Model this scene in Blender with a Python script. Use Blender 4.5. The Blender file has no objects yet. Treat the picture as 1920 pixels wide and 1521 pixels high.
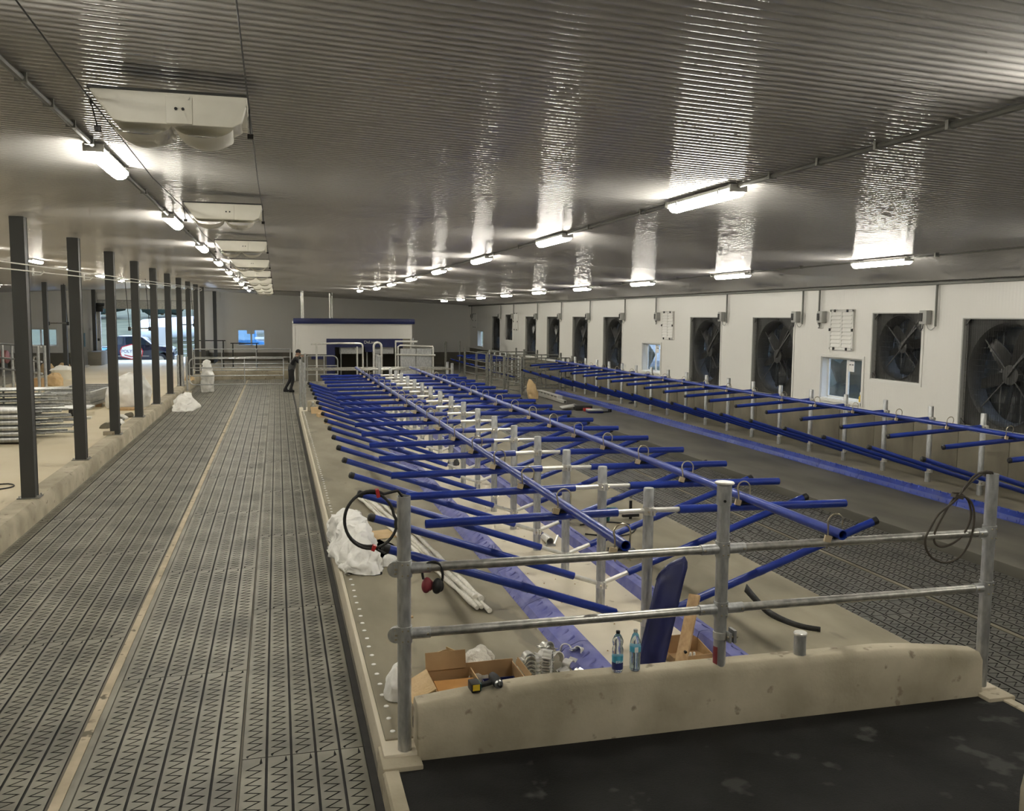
import bpy, bmesh, math, random
import numpy as np
from mathutils import Vector, Matrix, noise
random.seed(7)
S = bpy.context.scene
COL = S.collection
PI = math.pi
R = math.radians

# ---------------------------------------------------------------- camera
def make_camera():
    yaw, pit, rol = R(14.518), R(5.560), R(.441)
    f = Vector((math.sin(yaw)*math.cos(pit), math.cos(yaw)*math.cos(pit), -math.sin(pit)))
    r = Vector((math.cos(yaw), -math.sin(yaw), 0)); u = r.cross(f)
    r2 = r*math.cos(rol) + u*math.sin(rol); u2 = u*math.cos(rol) - r*math.sin(rol)
    cd = bpy.data.cameras.new('camera'); cd.sensor_fit = 'HORIZONTAL'; cd.sensor_width = 36
    cd.lens = 1700*36/1920; cd.clip_start = .05; cd.clip_end = 600
    co = bpy.data.objects.new('camera', cd); COL.objects.link(co)
    m = Matrix((r2, u2, -f)).transposed().to_4x4(); m.translation = (0, 0, 3.05)
    co.matrix_world = m; S.camera = co
make_camera()
S.view_settings.view_transform = 'Standard'; S.view_settings.look = 'None'
S.view_settings.exposure = 1.02; S.view_settings.gamma = 1; S.view_settings.use_curve_mapping = False
S.cycles.use_denoising = True
S.cycles.max_bounces = 5; S.cycles.diffuse_bounces = 4; S.cycles.glossy_bounces = 3
S.cycles.transmission_bounces = 4; S.cycles.transparent_max_bounces = 6
S.cycles.sample_clamp_indirect = 6; S.cycles.use_adaptive_sampling = True; S.cycles.adaptive_threshold = .10; S.cycles.adaptive_min_samples = 8
LAMP = 46.0                         # emission of the tube lights

# ---------------------------------------------------------------- world: flat overcast dusk sky
W = bpy.data.worlds.new('sky'); S.world = W; W.use_nodes = True
bg = W.node_tree.nodes['Background']; bg.inputs[0].default_value = (.50, .66, .95, 1); bg.inputs[1].default_value = 2.2

# ---------------------------------------------------------------- materials
M = {}
def mat(name, c, rough=.6, metal=0, c2=None, scale=6, detail=5, bump=0, bscale=None, stretch=None,
        lo=.35, hi=.68, spec=.5, emit=0, trans=0, alpha=1, coat=0, wave=None, spots=None):
    m = bpy.data.materials.new(name); m.use_nodes = True; nt = m.node_tree; N = nt.nodes; L = nt.links
    b = N['Principled BSDF']
    b.inputs['Base Color'].default_value = (*c, 1); b.inputs['Roughness'].default_value = rough
    b.inputs['Metallic'].default_value = metal; b.inputs['Specular IOR Level'].default_value = spec
    if emit: b.inputs['Emission Color'].default_value = (*c, 1); b.inputs['Emission Strength'].default_value = emit
    if trans: b.inputs['Transmission Weight'].default_value = trans
    if alpha < 1: b.inputs['Alpha'].default_value = alpha
    if coat: b.inputs['Coat Weight'].default_value = coat; b.inputs['Coat Roughness'].default_value = .15
    tc = N.new('ShaderNodeTexCoord'); co = tc.outputs['Object']
    if stretch:
        mp = N.new('ShaderNodeMapping'); mp.inputs['Scale'].default_value = stretch; L.new(co, mp.inputs[0]); co = mp.outputs[0]
    if c2:
        n = N.new('ShaderNodeTexNoise'); n.inputs['Scale'].default_value = scale; n.inputs['Detail'].default_value = detail
        L.new(co, n.inputs['Vector'])
        rp = N.new('ShaderNodeValToRGB'); rp.color_ramp.elements[0].position = lo; rp.color_ramp.elements[1].position = hi
        rp.color_ramp.elements[0].color = (*c, 1); rp.color_ramp.elements[1].color = (*c2, 1)
        L.new(n.outputs['Fac'], rp.inputs[0]); out = rp.outputs[0]
        if spots:                                   # dirt specks: (scale, colour, threshold)
            v = N.new('ShaderNodeTexNoise'); v.inputs['Scale'].default_value = spots[0]; v.inputs['Detail'].default_value = 3
            L.new(co, v.inputs['Vector'])
            r2 = N.new('ShaderNodeValToRGB'); r2.color_ramp.elements[0].position = spots[2]; r2.color_ramp.elements[1].position = spots[2]+.06
            r2.color_ramp.elements[0].color = (0, 0, 0, 1); r2.color_ramp.elements[1].color = (1, 1, 1, 1)
            L.new(v.outputs['Fac'], r2.inputs[0])
            mx = N.new('ShaderNodeMix'); mx.data_type = 'RGBA'; L.new(r2.outputs[0], mx.inputs[0]); L.new(out, mx.inputs[6])
            mx.inputs[7].default_value = (*spots[1], 1); out = mx.outputs[2]
        L.new(out, b.inputs['Base Color'])
    if bump:
        n2 = N.new('ShaderNodeTexNoise'); n2.inputs['Scale'].default_value = bscale or scale*4; n2.inputs['Detail'].default_value = 4
        L.new(co, n2.inputs['Vector']); bp = N.new('ShaderNodeBump'); bp.inputs['Strength'].default_value = bump; bp.inputs['Distance'].default_value = .02
        L.new(n2.outputs['Fac'], bp.inputs['Height']); L.new(bp.outputs[0], b.inputs['Normal'])
    if wave:                                        # (axis, scale, strength) fine pressed ribs of sheet steel
        wv = N.new('ShaderNodeTexWave'); wv.bands_direction = wave[0]; wv.inputs['Scale'].default_value = wave[1]
        L.new(tc.outputs['Object'], wv.inputs['Vector']); bp = N.new('ShaderNodeBump'); bp.inputs['Strength'].default_value = wave[2]; bp.inputs['Distance'].default_value = .01
        L.new(wv.outputs['Fac'], bp.inputs['Height']); L.new(bp.outputs[0], b.inputs['Normal'])
    M[name] = m; return m
mat('galv', (.42, .43, .43), .42, .75, (.60, .61, .60), 30, 3, stretch=(1, 1, .35))
mat('galv_pipe', (.36, .36, .33), .38, .8, (.55, .54, .50), 22, 3)
mat('galv_old', (.20, .20, .18), .45, .7, (.33, .33, .30), 20, 3)
mat('galv_bright', (.68, .67, .62), .35, .6, (.8, .79, .74), 20, 3)
mat('zinc_bolt', (.5, .45, .33), .3, .9)
mat('brass_zinc', (.75, .62, .40), .4, .5)
mat('blue', (.009, .028, .23), .30, 0, (.013, .040, .29), 5, 3, spec=.5)
mat('blue_strip', (.085, .095, .33), .5, 0, (.17, .18, .42), 7, 5)
mat('blue_dark', (.006, .010, .075), .4, 0, (.010, .016, .10), 4)
mat('navy', (.008, .014, .09), .35)
mat('black', (.012, .012, .012), .5)
mat('black_rubber', (.014, .014, .013), .6, 0, (.03, .03, .028), 9, 5, bump=.3, bscale=60)
mat('mat_floor', (.006, .006, .006), .8, 0, (.014, .014, .013), 2.2, 4, spec=.25, bump=.2, bscale=90, spots=(3.4, (.045, .045, .042), .62))
mat('mat_top', (.13, .125, .10), .5, 0, (.30, .285, .23), 1.3, 4)
mat('mat_groove', (.010, .010, .009), .7, 0, (.02, .019, .016), 5)
mat('concrete', (.32, .282, .20), .8, 0, (.50, .447, .335), 1.9, 5, bump=.12, bscale=40, spots=(7.5, (.25, .21, .15), .63))
mat('concrete_clean', (.60, .54, .42), .75, 0, (.70, .64, .51), 1.1, 4, spots=(7, (.42, .37, .27), .67))
mat('concrete_feed', (.60, .52, .36), .7, 0, (.66, .59, .44), .5, 4)
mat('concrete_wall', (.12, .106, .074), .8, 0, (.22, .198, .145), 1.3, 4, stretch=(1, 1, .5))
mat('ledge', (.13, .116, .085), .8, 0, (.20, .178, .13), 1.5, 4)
mat('mattress_dim', (.065, .061, .048), .7, 0, (.115, .108, .085), 1.4, 4, stretch=(1, .35, 1))  # mattress copy with the right side's lower light put into its colour
mat('mat_top_dim', (.040, .039, .033), .5, 0, (.09, .086, .071), 1.3, 4)  # darker mat_top copy: right alley's lower light painted in, plus less dust
mat('concrete_dark', (.16, .15, .12), .85, 0, (.22, .20, .16), 1.2, 5)
mat('mattress', (.205, .182, .125), .7, 0, (.33, .295, .21), 1.7, 5, stretch=(1, .35, 1), spots=(2.6, (.19, .17, .125), .62))
mat('channel', (.40, .34, .24), .8, 0, (.56, .48, .35), 3, 4, spots=(6, (.16, .14, .10), .62))
mat('column', (.045, .046, .043), .5)
mat('ceiling', (.56, .545, .525), .17, .1, spec=.6)
mat('wall_white', (.78, .765, .71), .35, wave=('Y', 4.2, .12))
mat('wall_end', (.80, .785, .74), .5, wave=('X', 4.2, .12))
mat('white_trim', (.78, .77, .72), .4)
mat('white_plastic', (.80, .77, .66), .45, 0, (.86, .83, .73), 4)
mat('white_bag', (.86, .85, .80), .45, 0, (.92, .91, .87), 6, bump=.7, bscale=9)
mat('clear_wrap', (.72, .69, .60), .25, 0, (.86, .83, .74), 14, 5, bump=.5, bscale=40)
mat('cardboard', (.42, .27, .13), .8, 0, (.50, .33, .17), 5)
mat('kraft', (.58, .41, .21), .8, 0, (.66, .48, .27), 6, bump=.3, bscale=20)
mat('wood', (.42, .27, .13), .7, 0, (.56, .38, .20), 5, stretch=(6, 6, .8))
mat('fan_metal', (.085, .085, .078), .45, .3, (.11, .11, .10), 6)
mat('fan_housing', (.055, .055, .050), .55, .2, (.075, .075, .068), 3)
mat('fan_blade', (.05, .05, .046), .28, .6)
mat('louver', (.05, .052, .048), .45, .4)
mat('wire', (.05, .05, .05), .5, .6)
mat('grey_box', (.42, .42, .39), .5)
mat('conduit', (.20, .20, .18), .5, .3)
mat('dark_metal', (.03, .03, .028), .5, .4)
mat('steel', (.5, .5, .49), .3, .9)
mat('red', (.45, .03, .03), .45)
mat('dark_red', (.22, .03, .04), .5)
mat('orange', (.75, .36, .06), .5)
mat('yellow', (.80, .55, .04), .5)
mat('teal', (.01, .10, .10), .5)
mat('pet', (.85, .93, .97), .06, 0, trans=.92, spec=.5)
mat('water', (.75, .90, .97), .02, 0, trans=.95)
mat('label_blue', (.10, .45, .62), .4)
mat('label_navy', (.03, .04, .16), .4)
mat('paper', (.85, .84, .80), .7)
mat('glass', (.75, .85, .9), .02, 0, trans=.9, alpha=.35)
mat('tube_light', (1, .955, .845), .4, emit=LAMP)
mat('lamp_body', (.72, .71, .67), .4)
mat('skin', (.45, .27, .19), .55)
mat('cloth_grey', (.075, .075, .078), .85, 0, (.10, .10, .10), 12)
mat('cloth_black', (.010, .010, .012), .85)
mat('cloth_pants', (.022, .022, .025), .85)
mat('pink', (.60, .27, .24), .5)
mat('truck_paint', (.008, .012, .035), .18, .2, coat=.6)
mat('truck_wrap', (.25, .60, .75), .3)
mat('grass_print', (.10, .30, .05), .4)
mat('tyre', (.012, .012, .012), .8)
mat('truck_glass', (.02, .03, .04), .05, 0, spec=.8)
mat('gravel', (.30, .33, .38), .9, 0, (.42, .45, .50), 3, 6)
mat('grass', (.07, .075, .035), .9, 0, (.13, .13, .07), .5, 6)
mat('foliage', (.012, .025, .018), .9, 0, (.03, .05, .035), 1.5, 6, bump=.8, bscale=4)
mat('bale_wrap', (.80, .83, .86), .35, 0, (.88, .90, .93), 2)
mat('tractor_blue', (.03, .20, .45), .3)
mat('pane_sky', (.20, .36, .50), .08, 0, (.30, .48, .62), 1.5, spec=.6)

# ---------------------------------------------------------------- mesh helpers
class MB:
    def __init__(s): s.v = []; s.f = []; s.m = []; s.mi = 0
    def add(s, vs, fs):
        o = len(s.v); s.v += [tuple(map(float, v)) for v in vs]; s.f += [tuple(i+o for i in f) for f in fs]; s.m += [s.mi]*len(fs); return s
    def box(s, x0, y0, z0, x1, y1, z1):
        v = [(x, y, z) for z in (z0, z1) for y in (y0, y1) for x in (x0, x1)]
        return s.add(v, [(0, 2, 3, 1), (4, 5, 7, 6), (0, 1, 5, 4), (2, 6, 7, 3), (0, 4, 6, 2), (1, 3, 7, 5)])
    def obox(s, c, size, rz=0, rx=0, ry=0):
        m = Matrix.Rotation(rz, 3, 'Z') @ Matrix.Rotation(ry, 3, 'Y') @ Matrix.Rotation(rx, 3, 'X'); c = Vector(c); h = Vector(size)/2
        v = [c + m @ Vector((x*h.x, y*h.y, z*h.z)) for z in (-1, 1) for y in (-1, 1) for x in (-1, 1)]
        return s.add(v, [(0, 2, 3, 1), (4, 5, 7, 6), (0, 1, 5, 4), (2, 6, 7, 3), (0, 4, 6, 2), (1, 3, 7, 5)])
    def bar(s, p, q, w, h=None):                     # rectangular bar between two points
        p = Vector(p); q = Vector(q); d = (q-p).normalized(); h = h or w
        a = d.cross(Vector((0, 0, 1))); a = a.normalized() if a.length > 1e-4 else Vector((1, 0, 0)); b = a.cross(d)
        v = [e + a*(x*w/2) + b*(y*h/2) for e in (p, q) for x, y in ((-1, -1), (1, -1), (1, 1), (-1, 1))]
        return s.add(v, [(0, 3, 2, 1), (4, 5, 6, 7), (0, 1, 5, 4), (1, 2, 6, 5), (2, 3, 7, 6), (3, 0, 4, 7)])
    def tube(s, pts, r, n=10, cap=True, closed=False):
        pts = [Vector(p) for p in pts]; k = len(pts); rs = r if isinstance(r, (list, tuple)) else [r]*k
        vs = []; up = None
        for i, p in enumerate(pts):
            d = (pts[(i+1) % k] - pts[i-1]) if closed else (pts[min(i+1, k-1)] - pts[max(i-1, 0)])
            d.normalize()
            if up is None: up = d.orthogonal().normalized()
            else:
                up = up - d*up.dot(d); up = up.normalized() if up.length > 1e-6 else d.orthogonal().normalized()
            w = d.cross(up)
            vs += [p + (up*math.cos(2*PI*j/n) + w*math.sin(2*PI*j/n))*rs[i] for j in range(n)]
        fs = []
        for i in range(k if closed else k-1):
            a = i*n; b = ((i+1) % k)*n
            fs += [(a+j, a+(j+1) % n, b+(j+1) % n, b+j) for j in range(n)]
        if cap and not closed: fs += [tuple(range(n))[::-1], tuple(range((k-1)*n, k*n))]
        return s.add(vs, fs)
    def cyl(s, p, q, r, n=12, cap=True): return s.tube([p, q], r, n, cap)
    def pipe(s, p, q, r, n=12, wall=.006):           # open-ended pipe
        s.tube([p, q], r, n, False)
        p = Vector(p); q = Vector(q); d = (q-p).normalized()
        s.tube([q, p], r-wall, n, False)
        for e in (p, q):
            a = d.orthogonal().normalized(); b = d.cross(a)
            v = [e + (a*math.cos(2*PI*j/n) + b*math.sin(2*PI*j/n))*rr for rr in (r, r-wall) for j in range(n)]
            s.add(v, [(j, (j+1) % n, n+(j+1) % n, n+j) for j in range(n)])
        return s
    def lathe(s, prof, c=(0, 0, 0), n=20):           # profile of (radius, z)
        c = Vector(c); vs = [c + Vector((r*math.cos(2*PI*j/n), r*math.sin(2*PI*j/n), z)) for r, z in prof for j in range(n)]
        fs = [(i*n+j, i*n+(j+1) % n, (i+1)*n+(j+1) % n, (i+1)*n+j) for i in range(len(prof)-1) for j in range(n)]
        fs += [tuple(range(n))[::-1], tuple(range((len(prof)-1)*n, len(prof)*n))]
        return s.add(vs, fs)
    def prism(s, poly, axis, a, b):                  # polygon in the plane normal to axis, extruded a..b
        k = len(poly)
        def P(u, v, t): return {'x': (t, u, v), 'y': (u, t, v), 'z': (u, v, t)}[axis]
        vs = [P(u, v, a) for u, v in poly] + [P(u, v, b) for u, v in poly]
        fs = [(i, (i+1) % k, k+(i+1) % k, k+i) for i in range(k)] + [tuple(range(k))[::-1], tuple(range(k, 2*k))]
        return s.add(vs, fs)
    def ball(s, c, r, n=12, m=8, sc=(1, 1, 1)):
        c = Vector(c); vs = []; fs = []
        for i in range(m+1):
            t = PI*i/m
            vs += [c + Vector((r*sc[0]*math.sin(t)*math.cos(2*PI*j/n), r*sc[1]*math.sin(t)*math.sin(2*PI*j/n), r*sc[2]*math.cos(t))) for j in range(n)]
        fs = [(i*n+j, (i+1)*n+j, (i+1)*n+(j+1) % n, i*n+(j+1) % n) for i in range(m) for j in range(n)]
        return s.add(vs, fs)
    def mesh(s, name, mats, smooth=True, ang=40, bevel=0):
        me = bpy.data.meshes.new(name); me.from_pydata(s.v, [], s.f)
        mats = mats if isinstance(mats, (list, tuple)) else [mats]
        for k in mats: me.materials.append(M[k])
        if len(mats) > 1: me.polygons.foreach_set('material_index', s.m)
        me.validate()
        bm = bmesh.new(); bm.from_mesh(me)
        bmesh.ops.remove_doubles(bm, verts=bm.verts, dist=1e-5)
        if bevel:
            es = [e for e in bm.edges if len(e.link_faces) == 2 and e.calc_face_angle(0) > R(40)]
            bmesh.ops.bevel(bm, geom=es, offset=bevel, segments=2, affect='EDGES', profile=.5)
        bmesh.ops.recalc_face_normals(bm, faces=bm.faces); bm.to_mesh(me); bm.free()
        if smooth:
            me.polygons.foreach_set('use_smooth', [True]*len(me.polygons)); me.set_sharp_from_angle(angle=R(ang))
        me.update(); return me
    def build(s, name, mats, parent=None, loc=None, **k):
        return link(name, s.mesh(name, mats, **k), parent, loc)

def link(name, me, parent=None, loc=None, rot=None):
    o = bpy.data.objects.new(name, me); COL.objects.link(o)
    if parent: o.parent = parent
    if loc: o.location = loc
    if rot: o.rotation_euler = rot
    return o
def tag(o, label, cat, group=None):
    o['label'] = label; o['category'] = cat
    if group: o['group'] = group
    return o
def thing(name, label, cat, loc=(0, 0, 0), rz=0, group=None):
    o = bpy.data.objects.new(name, None); COL.objects.link(o); o.empty_display_size = .1
    o.location = loc; o.rotation_euler = (0, 0, rz); return tag(o, label, cat, group)
def struct(name, mb, mats, parent=None, **k):
    o = mb.build(name, mats, parent, **k)
    if not parent: o['kind'] = 'structure'
    return o
def dup(root, loc, rz=None, label=None, group=None):
    def cp(o, par):
        c = o.copy(); COL.objects.link(c); c.parent = par
        for ch in kids[o.name]: cp(ch, c)
        return c
    kids = {}
    def scan(o):
        kids[o.name] = list(o.children)
        for c in o.children: scan(c)
    scan(root); r = cp(root, None); r.location = loc
    if rz is not None: r.rotation_euler = (0, 0, rz)
    if label: r['label'] = label
    if group: r['group'] = group
    return r
def arc(c, r, a0, a1, n, plane='xz'):
    out = []
    for i in range(n+1):
        t = a0 + (a1-a0)*i/n; u, v = r*math.cos(t), r*math.sin(t)
        d = {'xz': (u, 0, v), 'xy': (u, v, 0), 'yz': (0, u, v)}[plane]; out.append(Vector(c)+Vector(d))
    return out
def text_mesh(name, body, size, mat_key, parent, loc, rot, ext=.002, sx=1):
    cu = bpy.data.curves.new(name, 'FONT'); cu.body = body; cu.size = size; cu.extrude = ext; cu.align_x = 'CENTER'; cu.align_y = 'CENTER'
    t = bpy.data.objects.new(name+'_tmp', cu); COL.objects.link(t)
    me = bpy.data.meshes.new_from_object(t); bpy.data.objects.remove(t); bpy.data.curves.remove(cu)
    me.materials.clear(); me.materials.append(M[mat_key])
    o = link(name, me, parent, loc, rot); o.scale = (sx, 1, 1); return o
def crumple(mb_v, amp, freq, seed=0, flat=None):
    out = []
    for v in mb_v:
        p = Vector(v); n = noise.noise_vector(p*freq + Vector((seed*7.3, seed*3.1, seed)))
        n2 = noise.noise_vector(p*freq*2.7 + Vector((seed, seed*5.3, 1.7)))
        p = p + n*amp + n2*amp*.45
        if flat is not None: p.z = max(p.z, flat)
        out.append(tuple(p))
    return out
def soft_blob(name, pts, mats, parent=None, loc=None, amp=.04, freq=5, seed=1, flat=0, sub=4):
    """convex hull of points, subdivided and crumpled like a bag"""
    bm = bmesh.new()
    for p in pts: bm.verts.new(p)
    h = bmesh.ops.convex_hull(bm, input=bm.verts)
    bmesh.ops.delete(bm, geom=[g for g in h['geom_interior'] if isinstance(g, bmesh.types.BMVert)], context='VERTS')
    for _ in range(sub): bmesh.ops.subdivide_edges(bm, edges=bm.edges, cuts=1, use_grid_fill=True, smooth=.35)if _ < 1 else bmesh.ops.subdivide_edges(bm, edges=bm.edges, cuts=1, use_grid_fill=True)
    for _ in range(2): bmesh.ops.smooth_vert(bm, verts=bm.verts, factor=.4, use_axis_x=True, use_axis_y=True, use_axis_z=True)
    vs = crumple([v.co for v in bm.verts], amp, freq, seed, flat)
    for v, c in zip(bm.verts, vs): v.co = c
    bmesh.ops.recalc_face_normals(bm, faces=bm.faces)
    me = bpy.data.meshes.new(name); bm.to_mesh(me); bm.free(); me.materials.append(M[mats])
    me.polygons.foreach_set('use_smooth', [True]*len(me.polygons)); me.set_sharp_from_angle(angle=R(50))
    return link(name, me, parent, loc)

ORD = ['first', 'second', 'third', 'fourth', 'fifth', 'sixth', 'seventh', 'eighth', 'ninth', 'tenth', 'eleventh', 'twelfth', 'thirteenth', 'fourteenth', 'fifteenth', 'sixteenth', 'seventeenth', 'eighteenth', 'nineteenth', 'twentieth', 'twenty-first']
# ================================================================ STRUCTURE
YB, YE, XR, XL = -3.0, 57.3, 12.0, -25.7
RIDGE = -6.85
def ceilz(x): return 4.293 - .0427*x if x >= RIDGE else 4.293 - .0427*RIDGE - .0427*(RIDGE-x)
# --- floors
def floor_piece(name, x0, y0, x1, y1, z, m, t=.3, **k):
    return struct(name, MB().box(x0, y0, z-t, x1, y1, z), m, **k)
alley_l = floor_piece('floor_left_alley', -3.47, YB, .62, YE, -.014, 'concrete_dark')
alley_r = floor_piece('floor_right_alley', 5.38, YB, 8.52, 34.0, -.014, 'concrete_dark')
platform = floor_piece('floor_stall_platform', .62, 5.64, 5.38, 28.8, .22, 'concrete_clean', t=.5, bevel=.02)
cross = floor_piece('floor_cross_alley', .62, 28.8, 8.52, YE, -.02, 'concrete_dark')
cross2 = floor_piece('floor_far_alley', 8.52, 34.0, 12.0, YE, -.02, 'concrete_dark')
rplat = floor_piece('floor_right_platform', 8.52, YB, 10.45, 34.0, .12, 'mattress_dim', t=.4, bevel=.015)
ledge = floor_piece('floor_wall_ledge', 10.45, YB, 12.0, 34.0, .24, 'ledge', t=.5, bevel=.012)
feed = floor_piece('floor_feed_alley', -10.1, YB, -3.70, YE+8, .20, 'concrete_feed', t=.5)
left_far = floor_piece('floor_far_left', XL, YB, -10.1, YE, .0, 'concrete_dark')
front = floor_piece('floor_black_landing', .70, YB, 5.30, 5.66, .17, 'mat_floor', t=.5)
struct('trim_1', MB().prism([(.60, -.02), (.60, .17), (.615, .185), (.70, .185), (.70, -.02)], 'y', YB, 5.50), 'concrete')
struct('trim_2', MB().box(5.30, YB, -.02, 5.38, 5.50, .185), 'concrete', bevel=.01)
struct('trim_3', MB().box(.60, 5.50, -.02, .86, 5.83, .20), 'concrete', bevel=.012)       # pads under the corner posts
struct('trim_4', MB().box(5.18, 5.50, -.02, 5.42, 5.83, .20), 'concrete', bevel=.012)
# bed covers of the middle stalls, with the cut at the brisket boards
bed_l = struct('floor_bed_cover', MB().box(.655, 5.84, .20, 2.26, 27.4, .232), 'mattress', bevel=.008)
bed_r = struct('floor_bed_cover_far', MB().box(3.80, 5.84, .20, 5.345, 27.4, .232), 'mattress', bevel=.008)
rv = MB().lathe([(.0, 0), (.020, 0), (.018, .004), (.008, .006)], n=8).mesh('rivet', 'paper')
for i in range(105):
    link('rivet', rv, bed_l, (.72 + random.uniform(-.006, .006), 5.95 + i*.205, .232))
# --- rubber alley mats with zigzag grooves
def mat_mesh(name, nstrip, length, pitch=.1660, gap=.018, top_mat='mat_top'):
    mb = MB(); top, fl, gw, per = 0.0, -.009, .0095, .10
    rnd = random.Random(nstrip*3+1)
    w_tot = nstrip*pitch
    mb.mi = 1; mb.add([(0, 0, -.0125), (w_tot, 0, -.0125), (w_tot, length, -.0125), (0, length, -.0125)], [(0, 1, 2, 3)])
    for sidx in range(nstrip):
        x0 = sidx*pitch + (.004 if sidx == 0 else gap/2); x1 = (sidx+1)*pitch - (.004 if sidx == nstrip-1 else gap/2)
        cx = sidx*pitch + pitch/2; A = .046
        ys = [.004]; xs = [cx-A]; y = .02 + rnd.random()*.05
        while y < length-.10:
            ys.append(y); xs.append(cx - A); ys.append(y+.074); xs.append(cx + A); y += per
        ys.append(length-.004); xs.append(xs[-1])
        n = len(ys); V = []; F1 = []; F2 = []
        for i in range(n):                           # mitred groove edges, closed to a point at both mat ends
            gx, gy = (gw*1.12, gw*.22) if 0 < i < n-1 else (0, 0)
            V += [(x0, ys[i], top), (xs[i]-gx, ys[i]-gy, top), (xs[i]-gx, ys[i]-gy, fl), (xs[i]+gx, ys[i]+gy, fl), (xs[i]+gx, ys[i]+gy, top), (x1, ys[i], top)]
        for i in range(n-1):
            a, b = i*6, (i+1)*6
            F1 += [(a, a+1, b+1, b), (a+4, a+5, b+5, b+4)]
            F2 += [(a+1, a+2, b+2, b+1), (a+2, a+3, b+3, b+2), (a+3, a+4, b+4, b+3)]
        mb.mi = 0; o = len(mb.v); mb.add(V, F1)
        mb.f += [tuple(i+o for i in f) for f in F2]; mb.m += [1]*len(F2)
        mb.mi = 1
        mb.add([(x0, .004, -.0125), (x0, length-.004, -.0125), (x0, length-.004, top), (x0, .004, top)], [(0, 1, 2, 3)])
        mb.add([(x1, .004, -.0125), (x1, length-.004, -.0125), (x1, length-.004, top), (x1, .004, top)], [(3, 2, 1, 0)])
        for yy in (.004, length-.004):
            mb.add([(x0, yy, -.0125), (x1, yy, -.0125), (x1, yy, top), (x0, yy, top)], [(0, 1, 2, 3)])
    me = bpy.data.meshes.new(name); me.from_pydata(mb.v, [], mb.f); me.materials.append(M[top_mat]); me.materials.append(M['mat_groove'])
    me.polygons.foreach_set('material_index', mb.m); me.update(); return me
ML = 3.3
m6 = mat_mesh('rubber_mat', 6, ML); m5 = mat_mesh('rubber_mat', 5, ML)
rows = [1.3 + ML*i for i in range(13)]
for j, (x, me) in enumerate(((-3.455, m6), (-2.44, m6), (-1.295, m6), (-.285, m5))):
    for y in rows:
        y2 = y + (.0, 1.1, .0, 1.65)[j]
        link('rubber_mat', me, alley_l, (x, y2, 0))
struct('trim_5', MB().box(.548, YB, -.014, .60, 44.5, -.001), 'mat_groove', alley_l)
m6_dim = mat_mesh('rubber_mat', 6, ML, top_mat='mat_top_dim')
for j, (x, me) in enumerate(((5.40, m6_dim), (6.99, m6_dim), (8.0, None))):
    for y in rows[:10]:
        if me: link('rubber_mat', me, alley_r, (x, y + .8*j, 0))
m3 = mat_mesh('rubber_mat', 3, ML, top_mat='mat_top_dim')
for y in rows[:10]:
    link('rubber_mat', m3, alley_r, (6.40, y+.4, 0)); link('rubber_mat', m3, alley_r, (7.99, y+1.3, 0))
# scraper guide strips in the middle of each alley
ch = MB().box(-1.425, YB, -.1, -1.355, 44.5, -.004); struct('trim_6', ch, 'channel', bevel=.004)
struct('trim_7', MB().box(-1.350, YB, -.1, -1.300, 44.5, .004), 'mat_top', bevel=.004)
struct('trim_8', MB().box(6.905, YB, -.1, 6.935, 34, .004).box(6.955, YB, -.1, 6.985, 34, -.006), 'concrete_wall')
# --- brisket boards: blue humped strips pinned to the platform, in pieces
def brisket(name, label, x0, y0, y1, z, w, h, flip, n, mk, ribs=True):
    t = thing(name, label, 'brisket board', (x0, y0, z)); L = (y1-y0)/n
    prof = [(0, 0), (.012, .012), (w*.20, h*.55), (w*.62, h*.98), (w*.78, h), (w*.90, h*.93), (w, 0)]
    if flip: prof = [(w-a, b) for a, b in prof][::-1]
    mb = MB(); mb.prism(prof, 'y', .004, L-.004)
    if ribs:
        k = int(L/.16)
        for i in range(k):
            yy = .04 + i*(L-.06)/k
            # raised triangular gussets on the sloping face
            q = [(w*.06, h*.10), (w*.58, h*.98), (w*.58, h*.98)]
            a, b = (w*.04, h*.09), (w*.60, h*1.0)
            if flip: a, b = (w-a[0], a[1]), (w-b[0], b[1])
            mb.add([(a[0], yy, a[1]), (a[0], yy+.022, a[1]), (b[0], yy+.10, b[1]), (b[0], yy+.06, b[1]),
                    (a[0], yy+.005, a[1]+.012), (a[0], yy+.017, a[1]+.012), (b[0], yy+.09, b[1]+.010), (b[0], yy+.07, b[1]+.010)],
                   [(4, 5, 6, 7), (0, 4, 7, 3), (1, 2, 6, 5), (0, 1, 5, 4), (3, 7, 6, 2)])
    me = mb.mesh('board_piece', mk, ang=25)
    for i in range(n): link('board_piece', me, t, (0, i*L, 0))
    return t
brisket('brisket_board', 'blue plastic brisket strip on the zigzag alley side of the middle stall posts', 2.24, 5.85, 27.3, .22, .30, .115, False, 18, 'blue_strip')
brisket('brisket_board', 'blue plastic brisket strip beside the leaning blue board and small cardboard box', 3.50, 5.85, 27.3, .22, .30, .115, True, 18, 'blue_strip')
brisket('brisket_board', 'blue brisket strip against the concrete ledge below the wall fans', 10.37, YB+1, 33.5, .12, .16, .15, False, 28, 'blue')
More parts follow.
